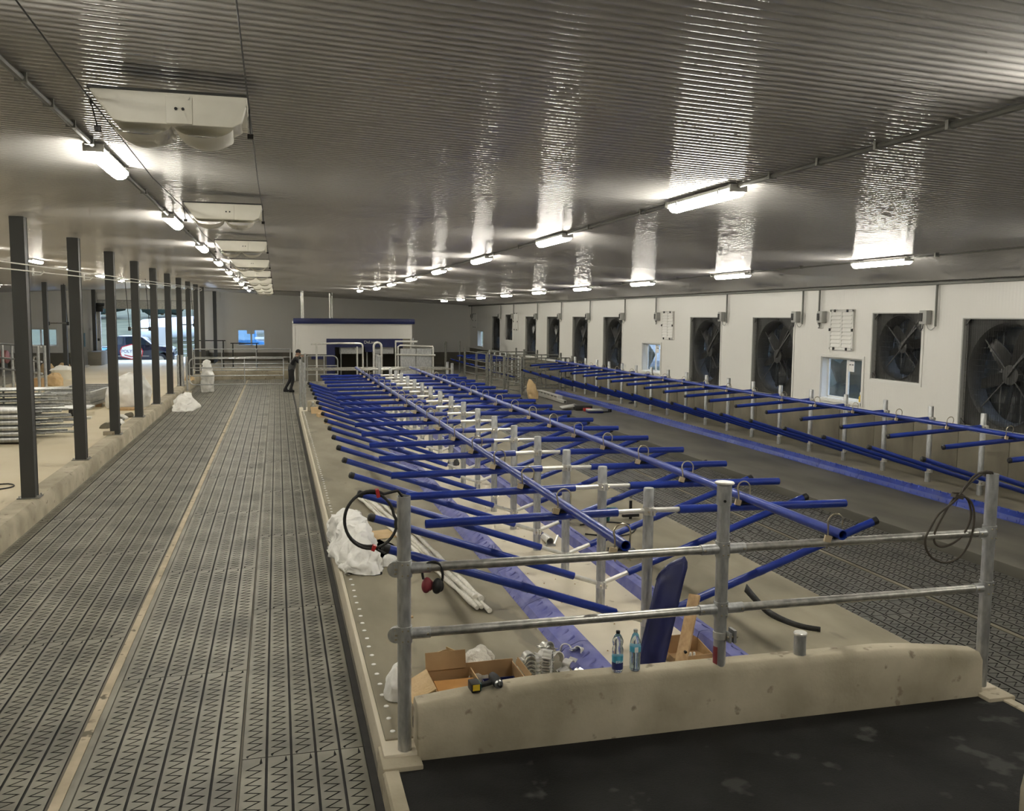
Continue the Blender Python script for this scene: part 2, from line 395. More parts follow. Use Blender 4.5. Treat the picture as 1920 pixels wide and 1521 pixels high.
# --- arched end curbs of the middle platform
def end_curb(name, y0, y1):
    n = 30; xs = [.84 + (5.22-.84)*i/n for i in range(n+1)]
    def top(x):
        if x < 1.95: return .535 + .075*math.sin((x-.84)/1.11*PI/2)
        if x > 4.35: return .60 - .095*((x-4.35)/.87)**1.4
        return .61 - .01*(x-1.95)/2.4
    V = []; F = []
    for x in xs:
        t = top(x)
        V += [(x, y0, .1), (x, y0+.012, t-.055), (x, y0+.055, t), (x, y1-.035, t), (x, y1-.005, t-.03), (x, y1, .1)]
    for i in range(n):
        a = i*6; F += [(a+j, a+6+j, a+7+j, a+1+j) for j in range(5)]
    F += [tuple(range(6)), tuple(range(n*6, n*6+6))[::-1]]
    return struct(name, MB().add(V, F), 'concrete', bevel=.012)
end_curb('wall_front_curb', 5.615, 5.83); end_curb('wall_far_curb', 27.4, 27.6)
struct('wall_corner_curb', MB().prism([(4.03, .1), (4.03, .42), (4.05, .50), (4.10, .555), (4.18, .58), (5.35, .58), (5.35, .1)], 'y', 3.80, 4.03), 'concrete', bevel=.02)
# --- curb along the feed alley, columns on it
def feed_curb(name, x, s):
    prof = [(x-.17*s, -.05), (x-.165*s, .25), (x-.115*s, .31), (x+.16*s, .31), (x+.18*s, .28), (x+.18*s, -.05)]
    return struct(name, MB().prism(prof, 'y', YB, YE-9 if s < 0 else YE-4), 'concrete')
feed_curb('wall_feed_curb', -3.62, -1); feed_curb('wall_far_feed_curb', -10.05, 1)
def column(loc, h, label, group):
    t = thing('steel_column', label, 'column', loc, group=group)
    a = .09
    mb = MB().box(-a, -.0875, .012, a, .0875, h); mb.box(-a-.006, -.10, .012, a+.006, -.088, h).box(-a-.006, .088, .012, a+.006, .10, h)
    mb.build('shaft', 'column', t)
    MB().box(-.15, -.14, 0, .15, .14, .014).build('base_plate', 'galv_old', t)
    for sx in (-1, 1):
        for sy in (-1, 1): MB().cyl((sx*.122, sy*.115, .014), (sx*.122, sy*.115, .045), .011, 6).build('anchor_bolt', 'steel', t)
    return t
for i in range(-1, 10):
    y = 14.75 + 3.72*i
    column((-3.62, y, .31), ceilz(-3.62)-.31, 'dark steel column on the curb beside the zigzag alley, %s from the end wall' % ORD[9-i], 'columns on the near feed curb')
column((-3.55, 56.6, -.02), ceilz(-3.55)+.02, 'dark grey steel column standing against the end wall beside the window', None)
column((-10.15, 56.6, .2), ceilz(-10.15)-.2, 'dark steel column at the motor side of the overhead door', None)
for i in range(4):
    column((-10.0, 40.9 + 3.72*i, .31), ceilz(-10)-.31, 'dark steel column on the far feed curb, %s from the end wall' % ORD[3-i], 'columns on the far feed curb')
# --- ceiling of ribbed steel, ribs across the barn
def ceiling():
    pitch = .08; mb = MB(); prof = []
    y = YB; sh = [(0, 0), (.022, .0005), (.030, .0025), (.037, .0075), (.044, .0105), (.052, .0115), (.060, .0105), (.067, .0075), (.074, .0025)]
    while y < YE:
        prof += [(y+a, b) for a, b in sh]; y += .0815
    V = []; F = []; xs = [XL, RIDGE, XR]
    for yy, dz in prof:
        V += [(x, yy, ceilz(x)+dz) for x in xs]
    for i in range(len(prof)-1):
        for j in range(2):
            a = i*3+j; F.append((a, a+1, a+4, a+3))
    me = bpy.data.meshes.new('ceiling'); me.from_pydata(V, [], F); me.materials.append(M['ceiling']); me.polygons.foreach_set('use_smooth', [True]*len(me.polygons)); me.update()
    o = link('ceiling', me); o['kind'] = 'structure'
ceiling()
# --- walls with openings
def holed(mb, holes, u0, u1, z0, z1, place):
    br = sorted({u0, u1} | {h[0] for h in holes} | {h[1] for h in holes})
    br = [b for b in br if u0 <= b <= u1]
    for a, b in zip(br, br[1:]):
        m = (a+b)/2; hs = sorted((h[2], h[3]) for h in holes if h[0] < m < h[1]); z = z0
        for h0, h1 in hs:
            if h0 > z: place(mb, a, b, z, h0)
            z = max(z, h1)
        if z < z1: place(mb, a, b, z, z1)
FANS = [12.90, 20.40, 24.10, 31.60, 35.32, 39.05, 42.80, 50.10]; FW = .975
SF = [15.70, 47.10]                                      # smaller fans, set higher
WIN = [17.47, 27.95, 54.1]
holes = [(y-FW, y+FW, 1.15, 3.10) for y in FANS] + [(y-.76, y+.76, 1.82, 3.20) for y in SF] + [(y-.75, y+.75, 1.29, 2.22) for y in WIN]
wt = ceilz(XR)+.02
mb = MB(); holed(mb, holes, YB, YE, 1.12, wt, lambda q, a, b, z, zz: q.box(XR, a, z, XR+.22, b, zz))
wall_r = struct('wall_right', mb, 'wall_white')
cw = MB()
y = YB
cwall = struct('wall_right_concrete', MB().box(XR-.01, YB, -.3, XR+.25, YE, 1.10), 'concrete_dark')
k = 0
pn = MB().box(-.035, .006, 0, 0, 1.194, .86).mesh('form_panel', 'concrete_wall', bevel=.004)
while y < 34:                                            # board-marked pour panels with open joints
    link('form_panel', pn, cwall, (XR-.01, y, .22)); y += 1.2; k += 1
struct('trim_9', MB().box(XR-.06, YB, 1.085, XR, YE, 1.135), 'white_trim', bevel=.006)
DX0, DX1, DZ = -9.95, -4.72, 3.36                        # overhead door opening
MD0, MD1 = -11.62, -10.55                                # man door
eh = [(DX0, DX1, -.3, DZ), (MD0, MD1, -.3, 2.12), (-2.32, -.72, 1.22, 2.19), (-14.0, -12.3, 1.22, 2.19)]
mb = MB(); holed(mb, eh, XL, XR, .80, 5.0, lambda q, a, b, z, zz: q.box(a, YE, z, b, YE+.22, zz))
struct('wall_end', mb, 'wall_end')
mb = MB(); holed(mb, eh[:2], XL, XR, -.3, .80, lambda q, a, b, z, zz: q.box(a, YE-.04, z, b, YE+.24, zz))
struct('wall_end_concrete', mb, 'concrete_dark')
struct('wall_left', MB().box(XL-.2, YB, -.3, XL, YE, 5), 'wall_end')
struct('wall_back', MB().box(XL, YB-.2, -.3, XR, YB, 5), 'wall_end')
# dark cable tray and trim along the eave
struct('trim_10', MB().box(XR-.10, YB, wt-.085, XR-.001, YE, wt-.03).box(XR-.17, YB, wt-.02, XR-.001, YE, wt+.01), 'conduit', bevel=.004)
# ================================================================ CEILING FITTINGS
def make_light():
    t = thing('tube_light', '', 'light'); L = .60
    MB().prism([(-.055, 0), (-.072, -.03), (.072, -.03), (.055, 0)], 'y', -L, L).build('housing', 'lamp_body', t)
    prof = [(-.068, -.03), (-.070, -.05), (-.052, -.082), (-.022, -.098), (.022, -.098), (.052, -.082), (.070, -.05), (.068, -.03)]
    MB().prism(prof, 'y', -L+.012, L-.012).build('diffuser', 'tube_light', t, ang=60)
    for s in (-1, 1):
        MB().box(-.075, s*L-.013, -.06, .075, s*L+.013, .0).build('end_cap', 'lamp_body', t, bevel=.004)
    for yy in (-.40, .40):
        for s in (-1, 1): MB().box(s*.071, yy-.015, -.055, s*.079, yy+.015, -.015).build('clip', 'steel', t)
    return t
lamp0 = make_light(); used = []
def light_row(x, ys, label, group):
    for k, y in enumerate(ys):
        o = lamp0 if not used else dup(lamp0, (0, 0, 0))
        used.append(1); o.location = (x, y, ceilz(x)-.02); o['label'] = label if group is None else label + ', %s from the end wall' % ORD[len(ys)-1-k]
        if group: o['group'] = group
def conduit(name, x, y0, y1, label, r=.016, dx=0):
    t = thing(name, label, 'conduit', (x+dx, y0, ceilz(x)-.03))
    MB().cyl((0, 0, 0), (0, y1-y0, 0), r, 8).build('pipe', 'conduit', t)
    cl = MB().box(-.03, -.012, -.022, .03, .012, .03).mesh('strap', 'galv_old')
    yy = .4
    while yy < min(y1-y0, 30): link('strap', cl, t, (0, yy, 0)); yy += .62 if yy < 8 else 1.6
R1 = [3.30 + 4.87*i for i in range(10)]; R2 = [2.87 + 4.42*i for i in range(8)]; R3 = [2.60 + 4.40*i for i in range(11)]
light_row(-1.32, R1, 'tube light over the zigzag alley', 'tube lights over the zigzag alley')
light_row(3.585, R2, 'tube light over the middle stalls', 'tube lights over the middle stalls')
light_row(8.40, R3, 'tube light in the row nearest the fan wall', 'tube lights nearest the fan wall')
light_row(-6.5, [8.9 + 4.8*i for i in range(10)], 'tube light over the feed alley', 'tube lights over the feed alley')
light_row(-12.5, [14 + 6.5*i for i in range(6)], 'added tube light for symmetric lighting beyond the feed alley', 'added tube lights beyond the feed alley')  # row added for its light, to balance the left side
light_row(3.3, [37.6], 'single tube light near the end wall before the milking robot box', None)
conduit('light_conduit', -1.32, 0.2, 46, 'dark conduit carrying the tube lights over the zigzag alley', .02, .0)
conduit('light_conduit', 3.585, 0.2, 36, 'grey conduit carrying the tube lights over the middle stalls', .02, .0)
conduit('light_conduit', 8.40, 0.2, 47, 'grey conduit carrying the tube lights nearest the fan wall', .014, .0)
# white plastic units on cables
def make_unit():
    t = thing('ceiling_unit', 'white plastic ceiling unit with two rounded bellies hung on thin cables', 'ceiling unit', group='white units on cables')
    n = 14
    # tray: trapezoid seen from the front, chamfered lower corners
    prof = [(-.40, .0), (-.385, -.03), (-.29, -.155), (-.24, -.165), (.30, -.165), (.345, -.14), (.375, -.04), (.38, 0)]
    MB().prism(prof, 'y', -.02, .26).build('tray', 'white_plastic', t, bevel=.012)
    for cx in (-.16, .15):
        mb = MB(); V = []; F = []
        for i in range(n+1):
            a = PI*i/n
            for j in range(7):
                b = j/6; V.append((cx + .155*math.cos(a)*(1-.12*b), .02 + .44*b, -.150 - .095*math.sin(a)*math.sin(PI*(.25+.6*b))))
        for i in range(n):
            for j in range(6): q = i*7+j; F.append((q, q+1, q+8, q+7))
        mb.add(V, F).build('belly', 'white_plastic', t)
    MB().box(-.03, -.028, -.160, .10, -.018, -.022).build('access_panel', 'white_plastic', t, bevel=.003)
    for dx in (.02, .055): MB().cyl((dx, -.034, -.085), (dx, -.026, -.085), .008, 8).build('knob', 'black', t)
    for sx, s in ((.36, 1), (.385, 1), (.41, 1)): pass
    for i in range(3): MB().box(.345-.02*i*0+.0, .04+.06*i, -.15, .372, .06+.06*i, -.01).build('side_rib', 'white_plastic', t)
    MB().box(-.405, -.03, -.004, .385, .27, .008).build('top_rim', 'dark_metal', t)
    for sx in (-.40, .385):
        MB().tube(arc((sx, .05, -.06), .014, 0, 2*PI, 10, 'yz')[:-1], .005, 6, closed=True).build('hook', 'black', t)
        MB().box(sx-.016, .20, -.175, sx+.016, .23, -.15).build('cable_clamp', 'black', t)
        MB().cyl((sx, .05, -.06), (sx, .215, -.16), .004, 6).build('strap', 'wire', t)
    return t
UX = -.51; uz = 4.20
u0 = make_unit(); u0.location = (UX, 5.15, uz)
for i in range(1, 9): dup(u0, (UX, 5.15 + 4.85*i, uz), label='white plastic ceiling unit hung on thin cables, %s from the end wall' % ORD[8-i])
u0['label'] = 'white plastic ceiling unit hung on thin cables, ninth from the end wall'
for sx, lb in ((-.40, 'thin hanging cable along the lamp side of the white ceiling units'), (.385, 'thin hanging cable along the stall side of the white ceiling units')):
    pts = [(UX+sx, 1.0, ceilz(UX)-.02)]
    for i in range(9): pts += [(UX+sx, 5.20+4.85*i, uz-.05), (UX+sx, 7.6+4.85*i, uz-.10)]
    tag(MB().tube(pts, .004, 5).build('suspension_cable', 'wire'), lb, 'cable')

# ================================================================ FAN WALL
def make_fan(hw, hh, label, group):
    t = thing('wall_fan', label, 'fan', group=group); rr = min(hw, hh)*.90; d = .10
    # sheet metal liner of the opening, trim
    for a, b, c, e, nm in ((-hw, -hw+.02, -hh, hh, 'jamb'), (hw-.02, hw, -hh, hh, 'jamb')):
        MB().box(-.01, a, c, .42, b, e).build(nm, 'grey_box', t)
    MB().box(-.01, -hw, hh-.02, .42, hw, hh).build('head', 'grey_box', t); MB().box(-.01, -hw, -hh, .42, hw, -hh+.02).build('sill', 'white_trim', t)
    tr = .05
    MB().box(-.018, -hw-tr, -hh-tr, -.002, -hw, hh+tr).box(-.018, hw, -hh-tr, -.002, hw+tr, hh+tr).box(-.018, -hw, hh, -.002, hw, hh+tr).box(-.018, -hw, -hh-tr, -.002, hw, -hh).build('casing', 'white_trim', t)
    # shroud plate: square with a round hole, corners cut, then the rolled venturi ring
    n = 48; V = []; F = []
    for j in range(n):
        a = 2*PI*j/n; c, s_ = math.cos(a), math.sin(a); k = 1/max(abs(c)/(hw-.02), abs(s_)/(hh-.02))
        V += [(d, k*c, k*s_), (d+.01, rr*1.06*c, rr*1.06*s_), (d-.025, rr*1.02*c, rr*1.02*s_), (d+.02, rr*.965*c, rr*.965*s_), (d+.16, rr*.945*c, rr*.945*s_), (d+.30, rr*.97*c, rr*.97*s_)]
    for j in range(n):
        p, q = j*6, ((j+1) % n)*6; F += [(p+i, q+i, q+i+1, p+i+1) for i in range(5)]
    MB().add(V, F).build('shroud', 'fan_housing', t, ang=60)
    for sy in (-1, 1):
        for sz in (-1, 1): MB().prism([(sy*hw, sz*hh), (sy*(hw-.16), sz*hh), (sy*hw, sz*(hh-.16))], 'x', .03, .045).build('corner_gusset', 'fan_metal', t)
    # blades
    hubr = rr*.20
    for k in range(6):
        a = R(45 + 60*k); V = []; F = []; m = 6
        for i in range(m+1):
            u = i/m; rad = hubr*.75 + (rr*.90-hubr*.75)*u; w = rr*(.125+.03*math.sin(PI*min(u*1.15, 1)))*(1 if u < .97 else .8); pit_ = R(38-18*u)
            for e, th in ((-1, 0), (1, 0), (1, .010), (-1, .010)):
                dy, dx = e*w*math.cos(pit_), e*w*math.sin(pit_)*.8
                V.append((d+.16+dx+th, rad*math.cos(a) - dy*math.sin(a), rad*math.sin(a) + dy*math.cos(a)))
        for i in range(m):
            p = i*4; F += [(p+j, p+(j+1) % 4, p+4+(j+1) % 4, p+4+j) for j in range(4)]
        F += [(0, 3, 2, 1), (m*4, m*4+1, m*4+2, m*4+3)]
        MB().add(V, F).build('blade', 'fan_blade', t)
    MB().tube([(d+.05, 0, 0), (d+.06, 0, 0), (d+.24, 0, 0)], [hubr*.8, hubr, hubr], 24).build('hub', 'fan_housing', t)
    for y0, z0, y1, z1 in ((0, .05, -hw*.95, hh*.88), (.02, -.03, -hw*.80, hh*.95)):
        MB().bar((d+.03, y0, z0), (d+.02, y1, z1), .045, .03).build('motor_strut', 'fan_metal', t)
    for sy, sz in ((1, 1), (1, -1), (-1, -1)): MB().bar((d+.06, 0, 0), (d+.05, sy*hw*.93, sz*hh*.93), .014, .02).build('brace', 'fan_metal', t)
    lm = MB().obox((0, 0, 0), (.016, 2*hw-.06, .175), ry=R(18)).mesh('louver', 'louver'); nl = int(2*hh/.15)
    for i in range(nl): link('louver', lm, t, (.47, 0, -hh+.08+i*(2*hh-.16)/(nl-1)))
    for yy in (-.5*hw, .02, .5*hw): MB().box(.435, yy-.012, -hh, .45, yy+.012, hh).build('louver_bar', 'galv_old', t)
    g = MB(); i = -hw+.05
    while i < hw: g.bar((.062, i, -hh+.02), (.062, i, hh-.02), .0035); i += .052
    i = -hh+.06
    while i < hh: g.bar((.066, -hw+.02, i), (.066, hw-.02, i), .0035); i += .105
    o = g.build('wire_guard', 'wire', t, smooth=False); o['kind'] = 'stuff'
    return t
FAN_LABEL = ['large wall fan beside the small high fan, farther from the windows', 'large wall fan just past the slatted hatch over the nearest window', 'large wall fan just before the second slatted hatch', 'large wall fan, first one past the middle window',
             'large wall fan, second one past the middle window', 'large wall fan, third one past the middle window', 'large wall fan just before the far small fan', 'large wall fan just beyond the far small fan']
f0 = make_fan(FW, .975, 'large square wall fan in the white wall, bottom level with the concrete', 'large wall fans')
for i, y in enumerate(FANS):
    o = f0 if i == 0 else dup(f0, (0, 0, 0))
    o.location = (XR, y, 2.125); o['label'] = FAN_LABEL[i]
f1 = make_fan(.76, .69, 'small square wall fan set high, between the largest fan and the lower window', None); f1.location = (XR, SF[0], 2.51)
dup(f1, (XR, SF[1], 2.51), label='small square wall fan set high near the end wall')
# windows
def wall_window(n, y, w=1.5, h=.93, z=1.755):
    t = MB().box(-.03, -w/2-.06, -h/2-.06, -.004, -w/2, h/2+.06).box(-.03, w/2, -h/2-.06, -.004, w/2+.06, h/2+.06).box(-.03, -w/2, h/2, -.004, w/2, h/2+.06).box(-.05, -w/2-.02, -h/2-.06, .02, w/2+.02, -h/2).build('window_%d' % n, 'white_trim')
    t.location = (XR, y, z); t['kind'] = 'structure'
    MB().box(.0, -w/2, -h/2, .22, -w/2+.015, h/2).box(.0, w/2-.015, -h/2, .22, w/2, h/2).box(0, -w/2, h/2-.015, .22, w/2, h/2).box(0, -w/2, -h/2, .22, w/2, -h/2+.015).build('window_reveal', 'white_trim', t)
    for a, b in ((-w/2+.015, .0), (.0, w/2-.015)):
        MB().box(.15, a, -h/2+.015, .19, a+.035, h/2-.015).box(.15, b-.035, -h/2+.015, .19, b, h/2-.015).box(.15, a, h/2-.05, .19, b, h/2-.015).box(.15, a, -h/2+.015, .19, b, -h/2+.05).build('sash', 'white_trim', t)
        MB().box(.168, a+.035, -h/2+.05, .172, b-.035, h/2-.05).build('pane', 'glass', t)
    MB().box(.160, -.22, h/2-.30, .164, -.03, h/2-.07).build('sticker', 'paper', t)
    MB().box(.158, -.20, h/2-.16, .161, -.14, h/2-.14).box(.158, -.11, h/2-.16, .161, -.05, h/2-.14).build('sticker_print', 'black', t)
    return t
for i, y in enumerate(WIN): wall_window(i+1, y)
b_ = thing('spray_bottle', 'small yellow and white bottle on the sill of the window beside the small fan', 'bottle', (XR+.04, WIN[0]-.66, 1.306))
MB().lathe([(.035, 0), (.038, .02), (.038, .10), (.02, .13), (.014, .15)], n=14).build('body', 'yellow', b_); MB().lathe([(.018, .15), (.018, .20), (.012, .21)], n=12).build('cap', 'paper', b_)
# louvred hatches
def hatch(y, label):
    t = thing('wall_hatch', label, 'hatch', (XR, y, 2.83)); w, h = .43, .44
    MB().box(-.03, -w, -h, 0, w, h).build('back_panel', 'white_trim', t)
    MB().box(-.05, -w, -h, -.03, -w+.05, h).box(-.05, w-.05, -h, -.03, w, h).box(-.05, -w, h-.05, -.03, w, h).box(-.05, -w, -h, -.03, w, -h+.05).build('frame', 'white_trim', t, bevel=.004)
    MB().box(-.052, -.025, -h+.05, -.03, .025, h-.05).build('mullion', 'white_trim', t)
    sl = MB().obox((0, 0, 0), (.012, .34, .075), ry=R(14)).mesh('slat', 'white_trim')
    for s in (-1, 1):
        for i in range(9): link('slat', sl, t, (-.042, s*.202, -.345+i*.086))
    for yy, zz in ((-.22, h-.025), (.24, h-.025), (-.22, -h+.025), (.24, -h+.025), (w-.025, 0), (-w+.025, 0)):
        MB().box(-.075, yy-.02, zz-.03, -.05, yy+.02, zz+.03).build('latch', 'black', t)
    return t
hatch(17.48, 'white slatted wall hatch with black latches above the window beside the small fan')
hatch(26.65, 'white slatted wall hatch with black latches before the middle window')
hatch(45.55, 'white slatted wall hatch with black latches beside the far small fan')
hatch(55.7, 'white slatted wall hatch with black latches in the corner at the end wall')
# switch boxes with conduit drops
def switch(y, dy, z, label, group, n):
    t = thing('switch_box', label, 'switch box', (XR, y, z), group=group)
    MB().box(-.13, -.10, -.12, -.002, .10, .14).build('enclosure', 'grey_box', t, bevel=.012)
    MB().box(-.142, .0, -.07, -.13, .085, .09).build('switch_face', 'dark_metal', t)
    top = wt-.07-z
    MB().tube([(-.05, dy, top), (-.05, dy, -.16)], .022, 8).build('conduit_drop', 'conduit', t)
    sg = -1 if dy < 0 else 1
    MB().tube([(-.05, dy, -.16)] + [(-.05, dy - sg*(abs(dy)-.02)*i/6, -.16-.07*math.sin(PI*i/6)) for i in range(1, 6)] + [(-.06, sg*.03, -.12)], .009, 6).build('cable', 'grey_box', t)
    MB().tube([(-.07, .05, -.12), (-.07, .06, -.20), (-.05, .12, -.24), (-.02, .19, -.24)], .010, 6).build('lead', 'black', t)
for k, y in enumerate((14.80, 19.27, 23.00, 30.55, 34.25, 38.0, 41.75, 46.25, 49.05)):
    switch(y, -.26, 3.10, 'grey switch box beside a wall fan, %s fan switch from the end wall' % ORD[8-k], 'switch boxes beside the fans', 0)
for k, y in enumerate((18.2, 27.42, 56.4)):
    switch(y, .14, 3.10, 'grey switch box beside the slatted wall hatch ' + ('over the nearest window', 'before the middle window', 'at the end wall corner')[k], 'switch boxes beside the hatches', 0)

# ================================================================ STALLS
def make_divider(z_up, z_up_end, xa, z_lo, z_lo_end, xb, both, h, xg=.28):
    t = thing('stall_divider', '', 'stall divider')
    MB().tube([(0, 0, 0), (0, 0, h-.012), (0, 0, h)], [.0445, .0445, .040], 16).build('post', 'galv', t)
    for zc in (z_up, z_lo):
        c = MB().tube([(0, 0, zc-.035), (0, 0, zc+.035)], .049, 16).build('clamp', 'galv_bright', t)
        MB().box(.01, -.085, zc-.03, .03, -.04, zc+.03).box(-.018, -.085, zc-.03, .002, -.04, zc+.03).build('clamp_ear', 'galv_bright', c)
        MB().cyl((-.03, -.068, zc), (.045, -.068, zc), .010, 6).build('clamp_bolt', 'zinc_bolt', c)
    for s in ((-1, 1) if both else (-1,)):
        zu = lambda x: z_up + (z_up_end-z_up)*x/xa
        zl = lambda x: z_lo + (z_lo_end-z_lo)*x/xb
        a = MB().cyl((s*.03, -.0, zu(.03)), (s*(xg+.25), 0, zu(xg+.25)), .0225, 10).build('upper_arm', 'galv_bright', t)
        if both: MB().pipe((s*xg, 0, zu(xg)), (s*xa, 0, zu(xa)), .036, 12).build('blue_sleeve', 'blue', a)
        else:
            MB().cyl((s*xg, 0, zu(xg)), (s*xa, 0, zu(xa)), .036, 12).build('blue_sleeve', 'blue', a)
            MB().tube([(s*xa, 0, zu(xa)), (s*(xa+.02), 0, zu(xa)), (s*(xa+.035), 0, zu(xa))], [.039, .039, .022], 12).build('end_cap', 'black', a)
        b = MB().cyl((s*.03, 0, zl(.03)), (s*(xg+.25), 0, zl(xg+.25)), .0225, 10).build('lower_arm', 'galv_bright', t)
        MB().cyl((s*xg, 0, zl(xg)), (s*xb, 0, zl(xb)), .036, 12).build('blue_sleeve', 'blue', b)
        MB().tube([(s*(xb-.03), 0, zl(xb-.03)), (s*(xb+.015), 0, zl(xb+.015)), (s*(xb+.028), 0, zl(xb+.028))], [.0385, .0385, .022], 12).build('end_cap', 'black', b)
        MB().cyl((s*1.05, 0, zl(1.05)), (s*1.11, 0, zl(1.11)), .0385, 12).build('sleeve_joint', 'blue', b)
    return t
PX = 3.03; DY = [7.05 + 1.1317*i for i in range(17)]
d0 = make_divider(1.205, 1.183, 1.91, .235, 1.005, 2.23, True, 1.40)
for i, y in enumerate(DY):
    o = d0 if i == 0 else dup(d0, (0, 0, 0))
    o.location = (PX, y, .22); o['label'] = 'middle row stall post with blue arms to both sides, %s from the arched front curb' % ORD[i]; o['group'] = 'middle double row stall dividers'
RY = [12.125 + 1.218*i for i in range(-2, 18)]
d1 = make_divider(1.115, 1.005, 1.75, .20, .845, 2.10, False, 1.33, .055)
for i, y in enumerate(RY):
    o = d1 if i == 0 else dup(d1, (0, 0, 0))
    o.location = (10.97, y, .24); o['label'] = 'stall post with blue arms on the ledge below fans, %s from the small pens' % ORD[len(RY)-1-i]; o['group'] = 'stall dividers below the fans'
# neck rails with U-bolts
def neck_rail(label, x, y0, y1, z, ys, arm_dz):
    t = thing('neck_rail', label, 'neck rail', (x, y0, z))
    MB().pipe((0, 0, 0), (0, y1-y0, 0), .037, 14).build('pipe', 'blue', t)
    pts = [(-.055, 0, -arm_dz-.05), (-.055, 0, .03)] + arc((0, 0, .075), .062, PI*1.12, -PI*.12, 10) + [(.055, 0, .03), (.055, 0, -arm_dz-.05)]
    ub = MB().tube(pts, .0065, 6).mesh('u_bolt', 'zinc_bolt')
    br = MB().box(-.085, -.035, -.058, .085, .035, -.034).box(-.095, -.04, -.064, -.060, .04, -.028).mesh('saddle', 'black', bevel=.004)
    wd = MB().prism([(-.030, -.022), (.022, -.034), (.036, .012), (-.020, .026)], 'y', -.034, -.018).mesh('wedge', 'brass_zinc')
    for y in ys:
        a = link('saddle', br, t, (0, y-y0, 0))
        link('u_bolt', ub, a, (0, -.0, 0), (R(random.uniform(-10, 10)), 0, 0)); link('wedge', wd, a, (-.088, -.02, -.030))
    return t
neck_rail('long blue neck rail on the middle stalls, on the zigzag alley side', 2.28, 5.68, 27.6, 1.502, [5.74] + DY, .07)
neck_rail('long blue neck rail on the middle stalls, on the fan wall side', 3.93, 5.62, 27.6, 1.502, [5.72] + DY, .07)
neck_rail('long blue neck rail on the stalls below the fan wall', 10.33, 9.2, 33.2, 1.395, RY, .07)

# ================================================================ FRONT FENCE
def fence():
    t = thing('pipe_fence', 'galvanized pipe fence of three posts and two rails over the arched concrete curb', 'fence', (0, 5.70, .20))
    for x, z0, h, cap in ((.766, 0, 1.708, 0), (3.02, .38, 1.70, 1), (5.27, 0, 1.69, 0)):
        o = MB().pipe((x, 0, z0), (x, 0, h), .0445, 20, .005).build('post', 'galv', t)
        if cap:
            MB().lathe([(.0, .0), (.068, .0), (.070, .006), (.064, .014), (0, .018)], (x, 0, h), 24).build('post_cap', 'galv_bright', o)
            MB().cyl((x, 0, h-.15), (x, 0, h-.01), .052, 20).build('cap_sleeve', 'galv', o)
            MB().cyl((x-.02, -.056, h-.115), (x-.02, -.048, h-.115), .010, 8).build('set_screw', 'black', o)
            MB().cyl((x, 0, .585), (x, 0, .635), .050, 18).build('spare_clamp', 'galv_bright', o)
            MB().box(x+.03, -.09, .575, x+.045, -.03, .645).box(x+.065, -.085, .57, x+.085, .0, .66).build('clamp_ear', 'galv', o)
            MB().cyl((x+.02, -.07, .61), (x+.10, -.07, .61), .011, 6).build('clamp_bolt', 'zinc_bolt', o)
            V = [(x + .0455*math.cos(a), .0455*math.sin(a), z) for z in (.40, .50, .53) for a in [PI*(.9+.35*j/6) for j in range(7)]]
            MB().add(V, [(q*7+j, q*7+j+1, q*7+j+8, q*7+j+7) for q in range(2) for j in range(6)]).build('red_mark', 'dark_red', o)
        for zr in (1.234, .80):
            c = MB().cyl((x, 0, zr-.055), (x, 0, zr+.055), .0515, 20).build('rail_clamp', 'galv', o)
            if x < 1:
                MB().cyl((x-.06, -.02, zr), (x-.045, .02, zr), .052, 16).build('clamp_flange', 'galv', c)
                for a in range(6): MB().cyl((x-.066, .036*math.cos(a), zr+.036*math.sin(a)), (x-.05, .036*math.cos(a), zr+.036*math.sin(a)), .006, 6).build('clamp_bolt', 'zinc_bolt', c)
            for dz in (-.035, .035):
                for dx in (-.018, .018): MB().cyl((x+dx, -.058, zr+dz), (x+dx, -.044, zr+dz), .0055, 6).build('clamp_bolt', 'zinc_bolt', c)
            for s in (-1, 1):
                if (x < 1 and s < 0) or (x > 5 and s > 0): continue
                L = .075 if x > 5 else .13
                MB().cyl((x+s*.04, 0, zr), (x+s*(.04+L), 0, zr), .037, 16).build('rail_socket', 'galv', c)
                MB().cyl((x+s*(.02+L), -.042, zr), (x+s*(.02+L), -.032, zr), .008, 6).build('clamp_bolt', 'zinc_bolt', c)
    for x0, x1 in ((.84, 2.92), (3.12, 5.20)):
        for zr in (1.234, .80): MB().cyl((x0, 0, zr), (x1, 0, zr), .0305, 16).build('rail', 'galv_pipe', t)
fence()
# short capped stub on the curb
t = thing('post_stub', 'short capped galvanized pipe stub set in the arched curb', 'post', (3.68, 5.72, .60))
MB().cyl((0, 0, -.05), (0, 0, .155), .0445, 18).build('stub', 'galv', t); MB().lathe([(0, 0), (.049, 0), (.050, .012), (.044, .02), (0, .02)], (0, 0, .150), 20).build('cap', 'galv_bright', t)
# ================================================================ THINGS IN THE FOREGROUND
# rubber hose ring on the left corner post
t = thing('cable_ring', 'coiled black rubber cable with red tape hanging on a fence corner post', 'cable', (.556, 5.665, 1.772))
pts = []
for i in range(59):
    a = R(62) + 2*PI*1.592*i/58; rr = .172 if i < 29 else .160
    pts.append((rr*.97*math.cos(a) - (.012 if i > 30 else 0), -.012 + .024*i/58, rr*1.08*math.sin(a)))
pts = [(.205, .045, .12), (.20, .045, .135), (.17, .02, .175)] + pts + [(.05, .012, -.205), (.085, .012, -.225)]
MB().tube(pts, .0095, 8).build('cable', 'black_rubber', t)
MB().obox((.04, -.0, .168), (.022, .05, .052), ry=R(-12)).build('red_tape', 'red', t); MB().obox((.012, .0, -.182), (.022, .044, .036), ry=R(25)).build('red_tape', 'red', t)
